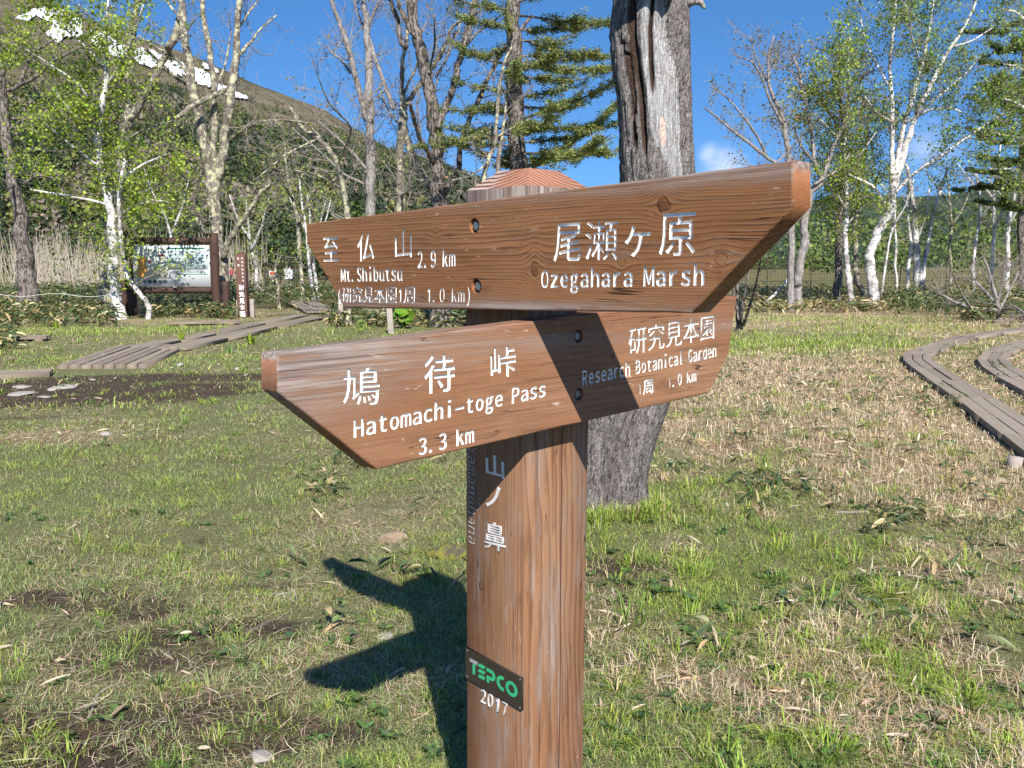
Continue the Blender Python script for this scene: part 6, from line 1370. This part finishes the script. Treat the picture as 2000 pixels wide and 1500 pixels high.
stick('fallen_branch', [(1494, 592), (1512, 585), (1530, 578)], 6, 'white fallen branch leaning beside the grey crooked birch', B_['birch'], 'branch')
bpy.data.objects.remove(bpy.data.objects['fallen_branch'])
A = Acc(); P = np.array([at(1494, 592, 33), at(1512, 576, 33.2), at(1532, 556, 33.4), (at(1544, 535, 33.6)), at(1551, 517, 33.8)]); tube(A, P, [.055, .05, .045, .04, .02], 8); o = A.build('fallen_branch', B_['birch'], None, True, P[0]); o.location = Vector(P[0]); tag(o, 'white leaning dead branch left of the grey crooked birch', 'branch')
A = Acc(); c_ = gp(1983, 915); tube(A, [c_ + np.array([-.02, 0, -.05]), c_ + np.array([0, 0, .09])], .052, 12, True, None, .1, rngs(2)); o = A.build('log_stub', m_stake, None, True, c_); o.location = Vector(c_); tag(o, 'short cut log stub beside the near boardwalk edge', 'log')
# upright shoots
def shoots(px, py, hpx, n, lab, pal, w=.02, spread=.25, cat='plant', seed=0):
    c_ = gp(px, py); h = hpx / F_PX * c_[1]; q = rngs(500 + seed); a = q.random(n) * 6.283; P = np.c_[c_[0] + np.cos(a) * h * .25 * q.random(n), c_[1] + np.sin(a) * h * .25 * q.random(n), np.full(n, c_[2] - .01)]; A = Acc()
    blades(A, P, h * (.6 + .5 * q.random(n)), w * (.7 + .6 * q.random(n)), a, np.clip(spread + .2 * q.normal(size=n), .03, .9), pick(q, n, pal, .15), q); o = A.build('fern_shoots', m_grass, None, False, c_); o.location = Vector(c_); tag(o, lab, cat)
SH = [(.25, .36, .035), (.32, .42, .05), (.20, .30, .035)]
shoots(355, 667, 24, 22, 'bright shoots growing between the two boardwalk lanes', SH, .03, .3, seed=1); shoots(426, 655, 16, 16, 'small yellow-green shoots against the back lane edge', SH, .03, .35, seed=2); shoots(491, 671, 26, 40, 'large clump of bright fern shoots in front of the boardwalk', SH, .035, .5, seed=3); shoots(448, 691, 24, 34, 'pale green iris blades in front of the ramp', [(.20, .31, .11), (.26, .36, .13)], .022, .25, seed=4); shoots(110, 642, 22, 20, 'bright shoots at the edge of the bamboo on the left', SH, .035, .4, seed=5)
def roundleaf(px, py, hpx, n, lab, seed):
    c_ = gp(px, py); h = hpx / F_PX * c_[1]; q = rngs(seed); A = Acc()
    for k in range(n):
        a = q.random() * 6.283; tip = c_ + np.array([math.cos(a) * h * .55 * q.random(), math.sin(a) * h * .4, h * (.25 + .75 * q.random())]); R = h * .22 * (.7 + .5 * q.random()); nn = unit(q.normal(size=3) * .5 + np.array([0, -.5, .8])); u_ = unit(np.cross(nn, [1, 0, .1])); v_ = np.cross(nn, u_); th = np.linspace(0, 2 * math.pi, 12, endpoint=False)
        col = pick(q, 1, [(.17, .30, .03), (.23, .37, .04), (.13, .24, .03)])[0]; o = A.addv(np.vstack([tip - nn * R * .12, tip + np.outer(np.cos(th), u_) * R + np.outer(np.sin(th), v_) * R * .9 + np.outer(np.cos(2 * th), nn) * R * .08]), col); A.tris([[o, o + 1 + i, o + 1 + (i + 1) % 12] for i in range(12)]); tube(A, [c_, (c_ + tip) / 2, tip], .012, 4, False, (.2, .3, .06))
    o = A.build('broadleaf_plant', m_leaf, None, False, c_); o.location = Vector(c_); tag(o, lab, 'plant')
roundleaf(788, 642, 42, 26, 'lush plant with big round bright leaves seen between the two boards', 601); roundleaf(706, 640, 16, 9, 'small round-leaved plant left of the pale leaning stake', 602)
# shrubs on the right
tree('shrub', 'bare spreading shrub with low arching stems near the right edge', 'shrub', (1952, 626),
     [[(1952, 626, 10), (1951, 610, 9), (1948, 590, 8), (1940, 560, 6), (1932, 530, 4), (1920, 500, 3)]],
     [[(1951, 606, 8), (1925, 604, 8), (1895, 600, 7), (1865, 590, 6), (1842, 578, 4), (1820, 560, 3)], [(1953, 615, 7), (1968, 598, 7), (1985, 600, 6), (2010, 620, 5)], [(1950, 600, 6), (1925, 570, 5), (1905, 550, 4), (1895, 520, 3)], [(1952, 605, 5), (1975, 560, 4), (1990, 530, 3)], [(1895, 600, 5), (1870, 560, 4), (1860, 530, 3)], [(1948, 590, 5), (1960, 550, 4), (1962, 510, 3)]],
     dict(BARE, dens=4.2, len=1.2, leaf=.8, fol='olive'), 'grey', 81)
tree('shrub', 'bundle of thin bare stems rising right of the lower board tip', 'shrub', (1447, 644),
     [[(1444, 646, 14), (1442, 600, 8), (1440, 560, 6), (1436, 510, 4), (1434, 480, 3)]], [[(1447, 640, 7), (1452, 590, 6), (1460, 540, 5), (1472, 480, 3)], [(1452, 636, 6), (1470, 580, 5), (1480, 540, 4), (1488, 495, 3)], [(1446, 638, 5), (1430, 560, 4), (1425, 500, 3)]],
     dict(BARE, dens=2.2, len=.9, leaf=1, fol='olive', sub=4), 'dark', 82)
tree('shrub', 'small bare bush with forked grey stems behind the end of the left boardwalk', 'shrub', (542, 592),
     [[(545, 594, 7), (543, 570, 6), (540, 545, 4), (538, 525, 3)]], [[(544, 585, 5), (520, 572, 5), (505, 560, 4), (500, 550, 3)], [(543, 570, 4), (556, 545, 3), (560, 520, 2)], [(541, 560, 4), (528, 540, 3)]], dict(BARE, dens=2.6, len=1.0, leaf=1.2, fol='olive'), 'lichen', 83, depth=33)
for i, (lab, pts, dp) in enumerate((('slim white birch sapling bending left of the gate', [(500, 560, 6), (500, 520, 6), (492, 490, 6), (488, 470, 5), (484, 430, 4), (480, 390, 3)], 44), ('white birch sapling just right of the gate', [(612, 570, 7), (606, 540, 7), (602, 500, 6), (598, 450, 5), (590, 400, 4), (585, 350, 3)], 42), ('curving white sapling near the left tip of the upper board', [(622, 572, 7), (616, 545, 6), (611, 500, 6), (604, 460, 5), (606, 420, 4), (600, 380, 3)], 43), ('bare white sapling left of the lichened three-stemmed birch', [(342, 560, 6), (338, 500, 6), (334, 460, 5), (322, 420, 4), (310, 380, 3), (300, 340, 3)], 40), ('grey leaning sapling behind the slim birch', [(590, 560, 8), (586, 500, 8), (583, 440, 7), (572, 390, 6), (560, 340, 5), (556, 280, 3)], 38))):
    tree('birch', lab, 'tree', pts[0][:2], [pts], [[pts[2], (pts[2][0] + 20, pts[2][1] - 50, 4), (pts[2][0] + 35, pts[2][1] - 110, 2)], [pts[3], (pts[3][0] - 25, pts[3][1] - 45, 3), (pts[3][0] - 40, pts[3][1] - 90, 2)]], dict(BARE, dens=2.6, len=1.6, leaf=2.2 if i != 3 else 5, fol='bright', size=.10), 'birch' if i != 4 else 'lichen', 90 + i, depth=dp)

# ------------------------------------------------------------------ two far walkers beyond the gate
m_skin = plain('skin', (.50, .31, .22), .6)
def person(x, Y, hgt, lab, shirt, trousers, pack, hair, face, step=.12):
    p = at(x, 560, Y); loc = np.array([p[0], Y, float(zh(p[0], Y))]); root = empty('person', loc, lab, 'person', None, face); k = hgt / 1.7
    J = dict(pel=(0, 0, .92), ches=(0, .02, 1.22), nk=(0, .02, 1.44), hd=(0, 0, 1.56), top=(0, 0, 1.68), lh=(-.10, 0, .88), lk=(-.11, -.06 - step, .48), la=(-.11, step * .6, .08), lt=(-.12, step * .6 - .17, .04), rh=(.10, 0, .88), rk=(.11, -.05 + step * .3, .48), ra=(.11, -step, .08), rt=(.12, -step - .17, .04), ls=(-.19, .02, 1.38), le=(-.25, .05 + step * .5, 1.10), lw=(-.24, -.08, .88), lf=(-.24, -.11, .79), rs=(.19, .02, 1.38), re=(.25, .06 - step * .3, 1.10), rw=(.24, -.08, .88), rf=(.24, -.11, .79))
    E = 'pel-ches ches-nk nk-hd hd-top pel-lh lh-lk lk-la la-lt pel-rh rh-rk rk-ra ra-rt ches-ls ls-le le-lw lw-lf ches-rs rs-re re-rw rw-rf'.split()
    rad = dict(pel=.135, ches=.15, nk=.06, hd=.095, top=.075, lh=.09, rh=.09, lk=.06, rk=.06, la=.04, ra=.04, lt=.035, rt=.035, ls=.065, rs=.065, le=.045, re=.045, lw=.03, rw=.03, lf=.028, rf=.028)
    bm = bmesh.new(); ly = bm.verts.layers.skin.verify(); vs = {}
    for n_, c_ in J.items(): v = bm.verts.new(Vector(c_) * k); v[ly].radius = (rad[n_] * k, rad[n_] * k * .85); v[ly].use_root = n_ == 'pel'; vs[n_] = v
    for e in E: a, c_ = e.split('-'); bm.edges.new((vs[a], vs[c_]))
    me = bpy.data.meshes.new('body'); bm.to_mesh(me); bm.free(); tmp = bpy.data.objects.new('tmp', me); COL.objects.link(tmp); tmp.modifiers.new('s', 'SKIN'); sd = tmp.modifiers.new('d', 'SUBSURF'); sd.levels = sd.render_levels = 2
    bpy.context.view_layer.update(); out = bpy.data.meshes.new_from_object(tmp.evaluated_get(bpy.context.evaluated_depsgraph_get())); bpy.data.objects.remove(tmp)
    o = bpy.data.objects.new('body', out); COL.objects.link(o); o.parent = root; out.materials.clear()
    for m in (m_skin, shirt, trousers, m_dark): out.materials.append(m)
    for f in out.polygons:
        z = f.center.z / k; x_ = abs(f.center.x) / k; f.use_smooth = True; f.material_index = 3 if z < .10 else (0 if z > 1.45 or (x_ > .17 and z < .92) else (2 if z < .95 else 1))
    def blobpart(nm, c_, r_, m):
        b2 = bmesh.new(); bmesh.ops.create_icosphere(b2, subdivisions=3, radius=1)
        for v in b2.verts: v.co = Vector((c_[0] + v.co.x * r_[0], c_[1] + v.co.y * r_[1], c_[2] + v.co.z * r_[2])) * k
        m2 = bpy.data.meshes.new(nm); b2.to_mesh(m2); b2.free(); m2.polygons.foreach_set('use_smooth', np.ones(len(m2.polygons), bool)); link(nm, m2, m, root)
    blobpart('hair', (0, .02, 1.63), (.10, .11, .085), hair)
    if pack is not None: blobpart('backpack', (0, .20, 1.20), (.16, .11, .25), pack)
person(567, 62, 1.68, 'distant walker in a pale shirt and dark trousers behind the gate', plain('pale_shirt', (.55, .60, .68), .8), plain('navy_trousers', (.03, .035, .05), .8), None, plain('black_hair', (.015, .013, .012), .6), 2.8)
person(453, 78, 1.66, 'distant walker with a red jacket and grey pack left of the pillar sign', plain('red_jacket', (.32, .06, .06), .8), plain('dark_trousers', (.05, .05, .055), .8), plain('grey_pack', (.22, .20, .17), .8), plain('dark_hat', (.03, .03, .03), .8), .2)
